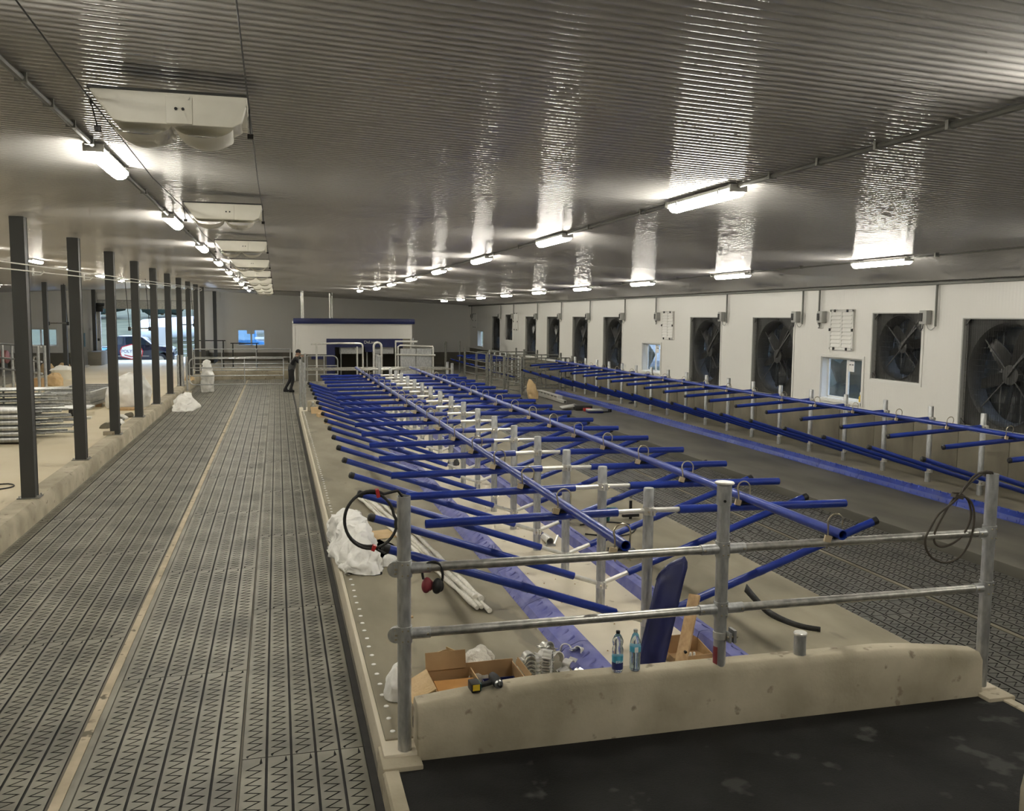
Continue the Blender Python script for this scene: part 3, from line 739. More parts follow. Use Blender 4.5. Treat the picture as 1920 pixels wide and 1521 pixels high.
# steel cable coil on the right corner post
t = thing('cable_coil', 'loose brown cable coil tied in a loop on a fence corner post', 'cable', (4.92, 5.66, 1.5))
p1 = [(.36, .05, .375), (.33, .03, .405), (.25, 0, .415), (.16, 0, .395), (.08, 0, .32), (.01, 0, .225), (-.06, 0, .17), (-.15, 0, .11), (-.21, 0, .02), (-.255, 0, -.07), (-.24, 0, -.16), (-.17, 0, -.235), (-.06, 0, -.268), (.05, 0, -.235), (.13, 0, -.14), (.165, 0, -.02), (.165, 0, .10), (.13, 0, .19), (.06, 0, .235), (.0, 0, .235)]
p2 = [(.35, .04, .365), (.30, .02, .40), (.22, .02, .385), (.13, .02, .33), (.06, .02, .265), (-.01, .02, .215), (-.07, .02, .13), (-.13, .02, .03), (-.165, .02, -.06), (-.15, .02, -.12), (-.09, .02, -.15), (.0, .02, -.13), (.08, .02, -.08), (.14, .02, .01), (.155, .02, .10), (.12, .02, .20), (.05, .02, .25), (-.02, .02, .26)]
def smooth_path(p, n=4):
    p = [Vector(q) for q in p]; out = []
    for i in range(len(p)-1):
        a, b, c, d = p[max(i-1, 0)], p[i], p[i+1], p[min(i+2, len(p)-1)]
        for k in range(n):
            u = k/n; out.append(.5*((2*b) + (c-a)*u + (2*a-5*b+4*c-d)*u*u + (3*b-a-3*c+d)*u**3))
    return out + [p[-1]]
mat('cable_brown', (.055, .045, .032), .6)
MB().tube(smooth_path(p1), .0085, 7).build('cable', 'cable_brown', t); MB().tube(smooth_path(p2), .0085, 7).build('cable', 'cable_brown', t)
MB().obox((.01, .005, .235), (.075, .05, .026), ry=R(15)).build('tie', 'cable_brown', t)
# ear defenders hanging on the top rail
t = thing('ear_defenders', 'red and black ear defenders hanging on the top rail beside the fence post', 'ear defenders', (.945, 5.70, 1.434))
MB().tube(smooth_path([(-.055, -.01, -.075), (-.062, -.012, -.02), (-.03, -.015, .028), (.02, -.018, .036), (.055, -.022, .01), (.068, -.03, -.05), (.062, -.035, -.09)]), .0085, 8).build('headband', 'black', t)
for x, y, rz, mk in ((-.035, -.015, .5, 'dark_red'), (.028, -.05, .5, 'black')):
    c = MB().ball((0, 0, 0), 1, 16, 10, (.028, .040, .052)).build('ear_cup', mk, t, (x, y, -.115)); c.rotation_euler = (0, R(12), rz)
    k = MB().tube([(.0, 0, -.0), (.026, 0, 0), (.032, 0, 0)], [.036, .038, .030], 16).build('cushion', 'dark_red' if mk == 'dark_red' else 'black', c)
    MB().tube([(.030, 0, 0), (.035, 0, 0)], [.018, .017], 14).build('foam', 'cardboard' if mk == 'dark_red' else 'black', c)
# white sack slumped on the bed edge
o = soft_blob('plastic_sack', [(.04, .0, 0), (.34, .02, 0), (.38, .30, .02), (.26, .75, .04), (-.02, 1.05, .05), (-.13, 1.6, .08), (-.08, 2.1, .12), (.10, 2.4, .10), (.17, 1.3, .38), (.25, .5, .36), (.10, .7, .36), (.02, 1.8, .34), (.33, .2, .22), (.12, .18, .26), (-.05, .05, 0), (.36, .55, .08)], 'white_bag', None, (.72, 9.75, .234), .075, 4.5, 3, sub=5)
tag(o, 'crumpled white plastic sack slumped on the bed edge beside the zigzag alley', 'sack')
o = soft_blob('plastic_scrap', [(0, 0, 0), (.17, .05, 0), (.20, .2, .01), (.05, .22, .01), (.08, .1, .12), (.14, .16, .09)], 'white_bag', None, (1.10, 10.05, .234), .02, 9, 5)
tag(o, 'small white plastic scrap tucked beside the slumped white sack', 'plastic scrap')
# wrapped plastic tubes
t = thing('wrapped_tubes', 'bundle of long white plastic wrapped tubes lying across the bed', 'tube bundle', (1.50, 10.9, .234))
for k, (x0, y0, x1, y1, z) in enumerate(((-.33, 3.1, .31, -2.62, .03), (-.26, 3.0, .37, -2.60, .03), (-.16, 2.8, .43, -2.70, .03), (-.06, 2.6, .40, -2.45, .075), (-.22, 2.9, .34, -2.4, .075))):
    P = [Vector((x0+(x1-x0)*u + .012*math.sin(9*u+k), y0+(y1-y0)*u, z+.006*math.sin(14*u+k))) for u in [i/26 for i in range(27)]]
    MB().tube(P, [.026+.007*math.sin(i*2.1+k) for i in range(27)], 9).build('wrapped_tube', 'clear_wrap', t)
# cardboard sheet
t = MB().obox((0, 0, .004), (.34, .44, .007), rz=.25).build('cardboard_sheet', 'kraft', None, (1.27, 11.58, .234)); tag(t, 'flat tan cardboard sheet lying behind the coiled cable ring', 'cardboard')
tag(MB().obox((0, 0, .008), (.14, .045, .014), rz=.1).build('wood_offcut', 'wood', None, (1.12, 8.25, .234), bevel=.002), 'small pale wood offcut on the bed by the fence post', 'offcut')
# open carton behind the curb
t = thing('open_carton', 'large open brown cardboard carton behind the arched curb', 'box', (1.02, 5.92, .234), R(2))
w, d, h, e = .66, .42, .255, .006
MB().box(0, 0, 0, w, e, h).build('front_wall', 'cardboard', t); MB().box(0, d-e, 0, w, d, h+.02).build('back_wall', 'cardboard', t)
MB().box(0, 0, 0, e, d, h).build('side_wall', 'cardboard', t); MB().box(w-e, 0, 0, w, d, h).build('side_wall', 'cardboard', t); MB().box(0, 0, 0, w, d, e).build('bottom', 'cardboard', t)
MB().obox((.15, d-.0, h+.055), (.30, e, .13), rx=R(-12)).build('flap', 'cardboard', t)
MB().obox((-.08, .22, h-.035), (.19, .36, e), ry=R(-28)).build('flap', 'kraft', t); MB().obox((w+.02, .2, h+.02), (.05, .34, e), ry=R(-70)).build('flap', 'cardboard', t)
MB().box(.33, .02, .02, .336, d-.02, h-.01).build('divider', 'kraft', t)
mat('orange_card', (.50, .25, .07), .7)
tag(MB().box(0, 0, 0, .29, .22, .14).build('orange_box', 'orange_card', None, (1.05, 6.02, .30), bevel=.003), 'orange cardboard box packed inside the large open carton', 'box')
for i in range(2):
    q = thing('blue_tray', 'small dark blue partitioned tray packed inside the large open carton', 'tray', (1.40+.125*i, 6.02, .30), group='blue trays in the carton')
    MB().box(0, 0, 0, .115, .20, .008).build('base', 'blue_dark', q)
    for a in ((0, 0, .115, .006), (0, .194, .115, .2), (0, 0, .006, .2), (.109, 0, .115, .2), (0, .095, .115, .101)): MB().box(a[0], a[1], 0, a[2], a[3], .13).build('partition', 'blue_dark', q)
o = soft_blob('bubble_wrap', [(0, 0, 0), (.36, 0, 0), (.4, .15, .02), (.1, .2, .02), (.30, .10, .36), (.15, .1, .2), (.38, .12, .30), (.02, .08, .12)], 'clear_wrap', None, (1.15, 6.36, .234), .035, 8, 9)
tag(o, 'crumpled clear bubble wrap sticking up behind the open carton', 'bubble wrap')
o = thing('torn_carton', 'small torn open carton lying behind the bubble wrap', 'box', (1.18, 6.72, .234), .5)
for a in ((0, 0, .2, .006, .12), (0, .16, .2, .166, .16), (0, 0, .006, .166, .12), (.194, 0, .2, .166, .18)): MB().box(a[0], a[1], 0, a[2], a[3], a[4]).build('wall', 'kraft', o)
o = soft_blob('plastic_bag', [(0, 0, 0), (.12, 0, 0), (.14, .35, 0), (.02, .35, 0), (.05, .1, .22), (.1, .25, .22), (.0, .2, .14)], 'white_bag', None, (.76, 6.40, .234), .025, 8, 12)
tag(o, 'white plastic bag squeezed between the fence post and the open carton', 'bag')
tag(MB().obox((0, 0, .05), (.12, .12, .10), rz=.2).build('black_cushion_block', 'black_rubber', None, (.92, 5.92, .234), bevel=.02), 'black rubber block at the foot of the fence post by the carton', 'block')
# pile of galvanized clamp halves
def clamp_mesh():
    prof = []
    pts = [(-.085, 0), (-.050, 0), (-.046, .004)] + [(.046*math.cos(a), .004 + .046*math.sin(a)) for a in [PI - PI*i/8 for i in range(9)]] + [(.050, 0), (.085, 0)]
    inn = [(x, y-.006 if abs(x) > .047 else y) for x, y in pts]
    inn = [(x*.87 if abs(x) <= .0465 else x, (y*.87 if abs(x) <= .0465 else y-.006)) for x, y in pts]
    return MB().prism(pts + inn[::-1], 'y', -.035, .035).mesh('pipe_clamp', 'galv_bright', ang=30)
cmesh = clamp_mesh()
rnd = random.Random(5)
for i in range(30):
    if i < 12: loc = (1.84, 6.52 + .02*(i % 2), .245 + .0165*i); rot = (0, 0, .15)
    elif i < 20: loc = (2.02, 6.62, .245 + .022*(i-12)); rot = (.1, .1, 1.1)
    else: loc = (2.0 + rnd.random()*.38, 6.45 + rnd.random()*.5, .26 + rnd.random()*.12); rot = (rnd.uniform(-.5, .5), rnd.uniform(-.5, .5), rnd.random()*3)
    q = link('pipe_clamp', cmesh, None, loc, rot); tag(q, 'curved galvanized pipe clamp half in the heap behind the arched curb', 'clamp', 'heap of pipe clamps')
# cordless drill on the curb
t = thing('cordless_drill', 'black cordless impact driver with yellow battery lying on the arched curb', 'drill', (1.235, 5.70, .592), R(4))
MB().box(-.035, -.05, -.015, .028, .05, .045).build('battery', 'black', t, bevel=.006); MB().box(-.028, -.053, .0, .02, -.049, .04).build('battery_badge', 'yellow', t); MB().box(.026, -.04, -.01, .034, .04, .04).build('battery_clip', 'teal', t)
MB().tube([(.028, 0, .012), (.08, .0, .018), (.13, 0, .03)], [.021, .018, .022], 12).build('handle', 'black', t)
MB().tube([(.145, -.075, .035), (.145, -.05, .035), (.145, .03, .035), (.145, .075, .035)], [.022, .034, .034, .028], 16).build('motor_body', 'black', t)
MB().tube([(.145, -.085, .035), (.145, -.070, .035)], [.025, .030], 16).build('chuck', 'steel', t); MB().tube([(.145, -.115, .035), (.145, -.083, .035)], [.010, .016], 12).build('nose', 'black', t)
# two water bottles on the curb
def bottle(x, label, prof, full, lab):
    t = thing('water_bottle', label, 'bottle', (x, 5.70, .609))
    MB().lathe(prof, n=20).build('shell', 'pet', t)
    MB().lathe([(.0, .275), (.0145, .275), (.0145, .292), (.0, .293)], n=14).build('cap', 'black' if not full else 'grey_box', t)
    if full: MB().lathe([(0, .006), (.034, .006), (.036, .03), (.036, .172), (0, .172)], n=18).build('water', 'water', t)
    for z0, z1, m in lab: MB().lathe([(.0392, z0), (.0392, z1)], n=22).build('label_band', m, t)
    return t
bp = [(0, 0), (.030, 0), (.037, .012), (.0375, .05), (.036, .08), (.0378, .085), (.036, .12), (.0385, .13), (.0385, .165), (.032, .185), (.0385, .21), (.036, .232), (.022, .262), (.0125, .270), (.0125, .282), (0, .283)]
b1 = bottle(2.245, 'empty clear water bottle with dark cap and navy label on the curb', bp, False, ((.025, .075, 'label_navy'), (.075, .122, 'label_blue')))
text_mesh('label_text', 'ESKA', .024, 'paper', b1, (0, -.0405, .082), (R(90), 0, 0), .0006)
bp2 = [(0, 0), (.030, 0), (.037, .012), (.0375, .03), (.036, .036), (.0378, .05), (.036, .064), (.0378, .078), (.036, .092), (.0378, .11), (.0385, .125), (.0385, .18), (.034, .215), (.022, .255), (.0125, .268), (.0125, .282), (0, .283)]
b2 = bottle(2.375, 'full clear water bottle with white and blue label beside the leaning blue board', bp2, True, ((.138, .178, 'label_blue'),))
MB().box(-.020, -.0412, .140, .006, -.0385, .176).build('label_patch', 'paper', b2)
# blue board and wood stud leaning on the stall post
t = thing('leaning_board', 'dark blue curved plastic board leaning against the first stall post behind the curb', 'board', (2.80, 6.42, .234))
V = []; F = []; n = 18
for i in range(n+1):
    u = i/n
    half = .14 if u < .88 else .14*math.sqrt(max(0, 1-((u-.88)/.15)**2))+.02
    for j in range(7):
        s = -1+2*j/6; bx = half*s
        V.append((bx*.97 + .37*u, .06 - .03*s*s + .36*u + bx*.2, .80*u + (.05*s if u > .84 else 0) - bx*.12))
for i in range(n):
    for j in range(6): a = i*7+j; F.append((a, a+1, a+8, a+7))
o = MB().add(V, F).build('board', 'blue_dark', t); md = o.modifiers.new('thick', 'SOLIDIFY'); md.thickness = .012
t = thing('wood_stud', 'pale wooden stud leaning beside the dark blue board', 'stud', (2.95, 6.24, .234))
MB().bar((0, 0, .0), (.30, .34, .58), .09, .038).build('stud', 'wood', t, bevel=.002); MB().cyl((.11, .08, .21), (.115, .13, .21), .012, 8).build('knot', 'dark_metal', t)
tag(MB().box(-.02, -.012, 0, .02, .012, .11).build('white_block', 'paper', None, (2.60, 6.40, .222), bevel=.004), 'small white block standing behind the water bottles', 'block')
# small carton with screws
t = thing('small_carton', 'small cut open cardboard carton of white plastic plugs behind the fence post', 'box', (3.10, 6.62, .222), R(4))
MB().box(0, 0, 0, .36, .24, .005).build('bottom', 'cardboard', t); MB().box(0, 0, 0, .36, .005, .06).build('front_wall', 'cardboard', t)
MB().prism([(0, 0), (.36, 0), (.36, .11), (.28, .16), (.08, .16), (0, .07)], 'y', .235, .24).build('back_wall', 'cardboard', t); MB().prism([(0, 0), (.24, 0), (.24, .08), (0, .06)], 'x', 0, .005).build('side_wall', 'cardboard', t); MB().prism([(0, 0), (.24, 0), (.24, .11), (0, .06)], 'x', .355, .36).build('side_wall', 'kraft', t)
for i in range(7): tag(MB().tube([(0, 0, 0), (0, 0, .05), (0, 0, .055)], [.012, .010, .004], 8).build('plastic_plug', 'paper', None, (3.22 + .033*(i % 4), 6.70 + .05*(i//4), .232)), 'white plastic plug in the small carton', 'plug', 'plugs in the small carton')
# bent black rubber strip
pts = [(-.09, .55, .18), (-.085, .48, .155), (-.075, .38, .12), (-.05, .22, .06), (-.02, .06, .04), (.03, -.12, .035), (.10, -.24, .035), (.20, -.32, .035)]
pts = smooth_path(pts, 4); V = []
for i, p in enumerate(pts):
    u = i/(len(pts)-1); h = .045; V += [(p.x+.02*(1-u), p.y, p.z+h*.5+.02*(1-u)), (p.x, p.y, p.z-h*.5-.01*(1-u))]
F = [(2*i, 2*i+1, 2*i+3, 2*i+2) for i in range(len(pts)-1)]
o = MB().add(V, F).build('rubber_strip', 'black_rubber', None, (4.52, 7.34, .22)); md = o.modifiers.new('thick', 'SOLIDIFY'); md.thickness = .012
tag(o, 'bent black rubber strip standing on edge on the bed behind the fence', 'strip')
# loose hardware further in
t = thing('latch_hardware', 'galvanized gate latch fitting lying between the stall posts', 'latch', (3.25, 10.6, .222))
MB().pipe((0, 0, .05), (0, .25, .05), .05, 14).build('sleeve', 'galv_bright', t); MB().bar((.05, -.02, .02), (.13, .1, .10), .02).build('lever', 'galv_bright', t); MB().box(-.06, -.04, 0, .06, .02, .02).build('foot', 'galv', t); MB().cyl((0, .18, .05), (.01, .62, .06), .028, 10).build('bolt_tube', 'blue_dark', t)
t = thing('power_drill', 'dark green power drill standing on the bed behind the stall posts', 'drill', (4.5, 11.7, .234), .4)
MB().tube([(-.16, 0, .10), (-.10, 0, .13), (.04, 0, .13), (.08, 0, .12)], [.05, .065, .06, .03], 14).build('body', 'teal', t); MB().bar((-.12, 0, .0), (-.10, 0, .12), .06, .04).build('grip', 'teal', t); MB().tube([(.08, 0, .12), (.15, 0, .115)], [.028, .02], 10).build('chuck', 'black', t)
t = thing('hammer_stand', 'dark metal tool standing on the bed beside the green drill', 'tool', (4.78, 11.75, .234)); MB().cyl((0, 0, 0), (0, 0, .26), .022, 8).build('shaft', 'dark_metal', t); MB().box(-.12, -.03, .03, .12, .03, .07).build('crossbar', 'dark_metal', t)
o = MB().tube(smooth_path([(0, 0, .01), (.3, -.2, .01), (.6, -.1, .01), (.8, .3, .01), (.5, .6, .01), (.1, .5, .01)]), .01, 6).build('electric_cable', 'black', None, (3.85, 11.0, .234)); tag(o, 'thin black power cord curled on the bed by the green drill', 'cord')
o = soft_blob('dark_rag', [(0, 0, 0), (.2, 0, 0), (.22, .2, 0), (.0, .2, 0), (.1, .1, .16), (.16, .05, .12)], 'black_rubber', None, (3.12, 16.85, .222), .03, 9, 2); tag(o, 'crumpled dark rag among the middle stall posts', 'rag')
t = thing('flat_carton', 'opened cardboard carton at the far end of the middle bed', 'box', (1.10, 25.6, .234), .2)
MB().box(0, 0, 0, .45, .35, .10).build('tray', 'kraft', t); MB().obox((.1, .36, .17), (.5, .01, .2), rx=R(-25)).build('flap', 'kraft', t)
t = thing('brass_fittings', 'small pile of brass fittings on the bed before the opened carton', 'fittings', (1.28, 23.5, .234))
for i in range(6): MB().obox((rnd.uniform(-.14, .14), rnd.uniform(-.14, .14), .05+.02*i), (.14, .06, .05), rz=rnd.random()*3, rx=rnd.random()).build('fitting', 'brass_zinc', t)
t = thing('clear_jug', 'clear plastic jug standing against the far arched curb', 'jug', (.98, 27.1, .234)); MB().lathe([(0, 0), (.07, 0), (.08, .05), (.08, .16), (.03, .24), (.03, .28), (0, .28)], n=14).build('body', 'pet', t); MB().lathe([(0, .28), (.034, .28), (.034, .31), (0, .31)], n=12).build('cap', 'paper', t)
for i in range(26):
    x, y = rnd.uniform(2.6, 3.5), rnd.uniform(6, 13)
    o = soft_blob('debris_chip', [(0, 0, 0), (.03, 0, 0), (.02, .03, 0), (.015, .01, .012)], 'cardboard', None, (x, y, .222), .004, 30, i, sub=1); tag(o, 'tiny brown debris chip on the clean concrete between the blue strips', 'debris', 'debris chips between the blue strips')
# ================================================================ RIGHT PLATFORM THINGS
o = soft_blob('paper_bag', [(0, 0, 0), (.28, 0, 0), (.30, .25, 0), (0, .25, 0), (.22, .1, .38), (.0, .1, .42), (-.12, .1, .62), (-.02, .16, .72), (.06, .05, .70), (.26, .2, .34)], 'kraft', None, (8.80, 31.3, .12), .03, 6, 4); tag(o, 'tan paper bag standing upright at the pen gate post', 'bag')
t = thing('hole_rail', 'pale steel channel rail with a row of round holes lying on the bed', 'rail', (9.46, 29.3, .12))
MB().pipe((0, 0, .07), (.0, 3.6, .07), .07, 4, .012).build('channel', 'galv_bright', t)
MB().box(-.09, .6, .12, .09, 3.2, .145).build('top_plate', 'galv_bright', t); MB().box(-.09, .6, .21, .09, 3.2, .235).build('top_plate', 'galv_bright', t)
for i in range(7): MB().box(-.085, .6+.42*i, .14, .085, .72+.42*i, .215).build('web', 'galv_bright', t)
t = thing('tool_case', 'dark grey open tool case on the bed by the blue strip', 'tool case', (9.35, 27.1, .12), -.15)
MB().box(-.25, .0, 0, .3, .45, .16).build('case', 'dark_metal', t, bevel=.02); MB().obox((-.4, .45, .10), (.5, .5, .04), ry=R(-10)).build('lid', 'grey_box', t, bevel=.01)
tag(MB().box(-.11, -.08, 0, .11, .08, .10).build('red_toolbox', 'red', None, (9.42, 26.95, .12), bevel=.01), 'small red box before the dark grey tool case', 'box')
t = thing('blue_case', 'flat dark blue tool case lying on the bed before the red box', 'tool case', (9.50, 26.45, .12), -.1); MB().box(-.24, -.15, 0, .24, .2, .06).build('base', 'blue_dark', t, bevel=.01); MB().box(-.24, -.15, .065, .24, .2, .11).build('lid', 'grey_box', t, bevel=.01)
t = thing('clamp_tool', 'black hand tool lying beside the blue tool case', 'tool', (9.9, 26.5, .12)); MB().tube([(-.15, -.05, .02), (.1, 0, .02), (.15, .1, .06)], .018, 8).build('handle', 'black', t); MB().box(.1, .05, 0, .2, .12, .09).build('head', 'black', t)
tag(soft_blob('dark_glove', [(0, 0, 0), (.25, 0, 0), (.25, .12, 0), (0, .12, 0), (.1, .06, .08)], 'black_rubber', None, (11.25, 27.9, .24), .02, 9, 8), 'black glove lying on the wall ledge behind the stall posts', 'glove')
# ================================================================ FAR FENCES, GATES, ROBOT BOX
def cross_fence(y, label):
    t = thing('cross_fence', label, 'fence', (0, y, .22))
    for x, h, cap in ((.766, 1.39, 0), (3.02, 1.62, 1), (5.27, 1.39, 0)):
        o = MB().cyl((x, 0, 0), (x, 0, h), .0445, 14).build('post', 'galv', t)
        if cap: MB().lathe([(0, 0), (.075, 0), (.075, .015), (0, .018)], (x, 0, h), 16).build('post_cap', 'galv_bright', o)
        for zr in (1.21, .78): MB().cyl((x, 0, zr-.05), (x, 0, zr+.05), .052, 14).build('rail_clamp', 'galv', o)
    for zr in (1.21, .78): MB().cyl((.78, 0, zr), (5.26, 0, zr), .03, 12).build('rail', 'galv_pipe', t)
cross_fence(27.85, 'galvanized two rail fence across the far end of the middle stalls')
cross_fence(28.65, 'galvanized two rail fence behind the far stall end, before the robot gates')
t = thing('gate_post', 'lone galvanized post at the bed corner beside the leaning man', 'post', (.72, 31.0, -.02)); MB().cyl((0, 0, 0), (0, 0, 1.62), .045, 12).build('post', 'galv', t); MB().box(-.09, -.09, 0, .09, .09, .012).build('foot_plate', 'galv_old', t)
t = thing('gate_post', 'galvanized post that the man in black leans on', 'post', (.93, 37.3, -.02)); MB().cyl((0, 0, 0), (0, 0, 1.46), .045, 12).build('post', 'galv', t); MB().box(-.09, -.09, 0, .09, .09, .012).build('foot_plate', 'galv_old', t)
def tube_gate(name, label, p, q, zs, mids, r=.024, rad=.18, m='galv', hp=1):
    """gate between two ground points, horizontal tubes at heights zs, verticals at fractions mids"""
    p = Vector(p); q = Vector(q); d = (q-p); L = d.length; t = thing(name, label, 'gate', p, math.atan2(d.y, d.x))
    z0, z1 = min(zs), max(zs)
    outer = [(rad, 0, z0)] + [(rad - rad*math.sin(a), 0, z0 + rad - rad*math.cos(a)) for a in [PI/2*i/5 for i in range(1, 6)]] + [(rad - rad*math.cos(a), 0, z1 - rad + rad*math.sin(a)) for a in [PI/2*i/5 for i in range(6)]] + [(L-.02, 0, z1), (L, 0, z1-.02), (L, 0, z0+.02), (L-.02, 0, z0)]
    MB().tube(outer, r, 8, closed=True).build('frame', m, t)
    for z in sorted(zs)[1:-1]: MB().cyl((0, 0, z), (L, 0, z), r*.9, 8).build('bar', m, t)
    for u in mids: MB().cyl((u*L, -.01, z0), (u*L, -.01, z1), r*.8, 8).build('upright', m, t)
    for z in (z0+.2, z1-.2): MB().cyl(((L-.01) if hp else .01, 0, z), ((L+.06) if hp else -.06, 0, z), .02, 8).build('hinge', 'galv_old', t)
    MB().cyl(((L+.09) if hp else -.09, 0, -.02), ((L+.09) if hp else -.09, 0, z1+.08), .04, 10).build('hinge_post', m, t)
    return t
tube_gate('alley_gate', 'long galvanized gate closing the zigzag alley, with rounded corners', (-3.30, 36.9, 0), (.22, 36.9, 0), (.36, .70, 1.01, 1.37), (.58,), hp=0)
tube_gate('alley_gate', 'galvanized gate beyond the first alley gate, before the concrete sill', (-3.70, 44, 0), (.58, 44, 0), (.50, .80, 1.10, 1.48), (.28, .64), rad=.05, hp=0)
t = thing('gate_post', 'paired galvanized gate posts on the curb at the alley gate', 'post', (-3.56, 36.9, .31)); MB().cyl((0, 0, 0), (0, 0, 1.2), .06, 12).build('post', 'galv', t); MB().cyl((-.14, 0, 0), (-.14, 0, 1.2), .05, 12).build('post', 'galv', t)
struct('wall_alley_sill', MB().box(-3.45, 45.0, -.02, .60, 45.3, .42), 'concrete', bevel=.02)
struct('floor_end_lane', MB().box(-3.45, 45.3, -.3, .62, YE, .30), 'concrete')
for k, (x0, x1, z, lb) in enumerate(((-4.2, -2.63, 1.74, 'dark steel frame stand beside the end wall column'), (-2.39, -.95, 1.60, 'dark steel frame stand in front of the end wall window'))):
    t = thing('frame_stand', lb, 'stand', (x0, 50, .30)); w = x1-x0; h = z-.30
    MB().box(0, -.03, h-.05, w, .03, h).build('top_bar', 'dark_metal', t)
    for x in (.12, w-.12):
        MB().box(x-.03, -.03, 0, x+.03, .03, h-.05).build('leg', 'dark_metal', t); MB().box(x-.06, -.25, 0, x+.06, .25, .03).build('foot', 'dark_metal', t)
# robot box
BX0, BX1, BY = .76, 6.35, 44.0
t = thing('robot_box', 'white milking robot box with navy fascia and dark blue opening', 'milking box', (0, BY, -.02))
MB().box(BX0, 0, 1.25, 2.26, .12, 2.72).build('front_panel', 'wall_end', t); MB().box(2.26, 0, 1.99, BX1, .12, 2.72).build('front_panel', 'wall_end', t)
MB().box(BX0, 0, 0, 2.26, .14, 1.25).build('concrete_base', 'concrete_dark', t); MB().box(BX0-.06, -.03, .0, BX0+.05, .12, 2.72).build('corner_trim', 'white_trim', t)
MB().box(BX0-.02, -.10, 2.70, BX1+.12, .14, 2.95).build('fascia', 'navy', t, bevel=.02); MB().box(BX0, .12, 0, BX0+.1, 4, 2.72).build('side_wall', 'wall_end', t); MB().box(BX1-.1, .12, 0, BX1, 4, 2.72).build('side_wall', 'wall_end', t); MB().box(BX0, .12, 2.7, BX1, 4, 2.8).build('roof', 'wall_end', t); MB().box(BX0, 3.9, 0, BX1, 4, 2.72).build('back_wall', 'concrete_dark', t)
MB().box(2.26, -.02, 0, 2.66, .5, 1.99).build('blue_pillar', 'navy', t); MB().box(2.66, .02, 1.58, 5.9, .35, 1.99).build('blue_header', 'navy', t); MB().box(5.9, .02, 0, BX1-.1, .4, 1.99).build('grey_pillar', 'concrete_dark', t)
text_mesh('brand_text', 'DeLaval', .20, 'galv_bright', t, (4.35, .015, 1.82), (R(90), 0, 0), .004)
MB().box(2.9, .4, 1.25, 4.0, .9, 1.60).build('machine_panel', 'galv', t); MB().box(4.5, .4, 1.25, 5.5, .9, 1.60).build('machine_panel', 'galv', t); MB().box(4.1, .05, 1.35, 4.45, .3, 1.58).build('control_box', 'navy', t)
for x in (2.95, 4.2, 4.9, 5.6): MB().cyl((x, .3, 0), (x, .3, 1.6), .03, 8).build('stanchion', 'galv', t)
MB().box(1.55, -.04, 1.02, 2.1, 0, 1.16).build('blue_plate', 'navy', t)
for x in (1.15, 1.22, 2.47, 2.57):
    tag(MB().cyl((x, BY+.5, 2.93), (x, BY+.5, ceilz(x)-.03), .035, 8).build('riser_pipe', 'galv_bright'), 'vertical silver pipe rising from the robot box roof to the ceiling', 'pipe', 'riser pipes on the robot box')
o = MB().tube(smooth_path([(2.57, BY+.45, 4.0), (2.52, BY+.45, 4.12), (2.3, BY+.45, 4.15), (0, BY+.45, 4.2), (-3.2, BY+.45, 4.3)]), .025, 6).build('cross_pipe', 'galv_old'); tag(o, 'thin pipe running under the ceiling from the robot box risers to the columns', 'pipe')
# robot entry frames
def hoop(label, x0, x1, y, z, r=.03, open_l=False):
    t = thing('entry_hoop', label, 'hoop', (x0, y, -.02)); w = x1-x0
    pts = ([(-.1, 0, z), (w*.5, 0, z+.03)] if open_l else [(0, 0, 0)] + arc((w/2, 0, z-w/2), w/2, PI, PI/2, 5)) + ([(w-.12, 0, z+.02)] if open_l else []) + (arc((w-.12, 0, z-.10), .12, PI/2, 0, 5) if open_l else arc((w/2, 0, z-w/2), w/2, PI/2, 0, 5)) + [(w, 0, 0)]
    MB().tube(pts, r, 10).build('tube', 'galv_bright', t)
    if open_l:
        MB().cyl((.12, 0, 0), (.12, 0, z), r, 10).build('leg', 'galv_bright', t); MB().cyl((w-.22, 0, 0), (w-.22, 0, z-.1), r, 10).build('leg', 'galv_bright', t)
hoop('wide galvanized entry frame before the robot box', 1.35, 3.25, 36, 1.98, .035, True); hoop('narrow galvanized hoop beside the capped post before the robot', 3.70, 4.0, 36.2, 2.03, .045)
tube_gate('entry_gate', 'low rounded galvanized gate inside the robot entry frame', (2.35, 37.2, 0), (1.15, 37.2, 0), (.3, .7, 1.05, 1.45), (.45,), rad=.22)
t = thing('sheet_gate', 'galvanized sheet metal gate in a tube frame before the robot box', 'gate', (4.62, 36, -.02))
MB().box(.10, -.01, .35, 1.36, .01, 1.80).build('sheet', 'galv', t); MB().tube([(.02, 0, 0), (.02, 0, 1.88), (.10, 0, 1.93), (1.40, 0, 1.88), (1.42, 0, 1.82), (1.42, 0, 0)], .035, 10).build('tube_frame', 'galv_bright', t); MB().cyl((-.06, -.05, 1.56), (1.5, -.05, 1.53), .04, 10).build('cross_tube', 'galv_bright', t); MB().cyl((-.08, 0, 0), (-.08, 0, 2.1), .03, 10).build('pivot_post', 'galv_bright', t); MB().box(-.1, -.04, 2.05, .8, .04, 2.12).build('top_slide', 'galv_bright', t); MB().cyl((.62, 0, 1.9), (.62, 0, 2.22), .025, 8).build('pin', 'galv', t); MB().cyl((.73, -.02, .4), (.73, -.02, 1.8), .01, 6).build('sheet_seam', 'galv_old', t)
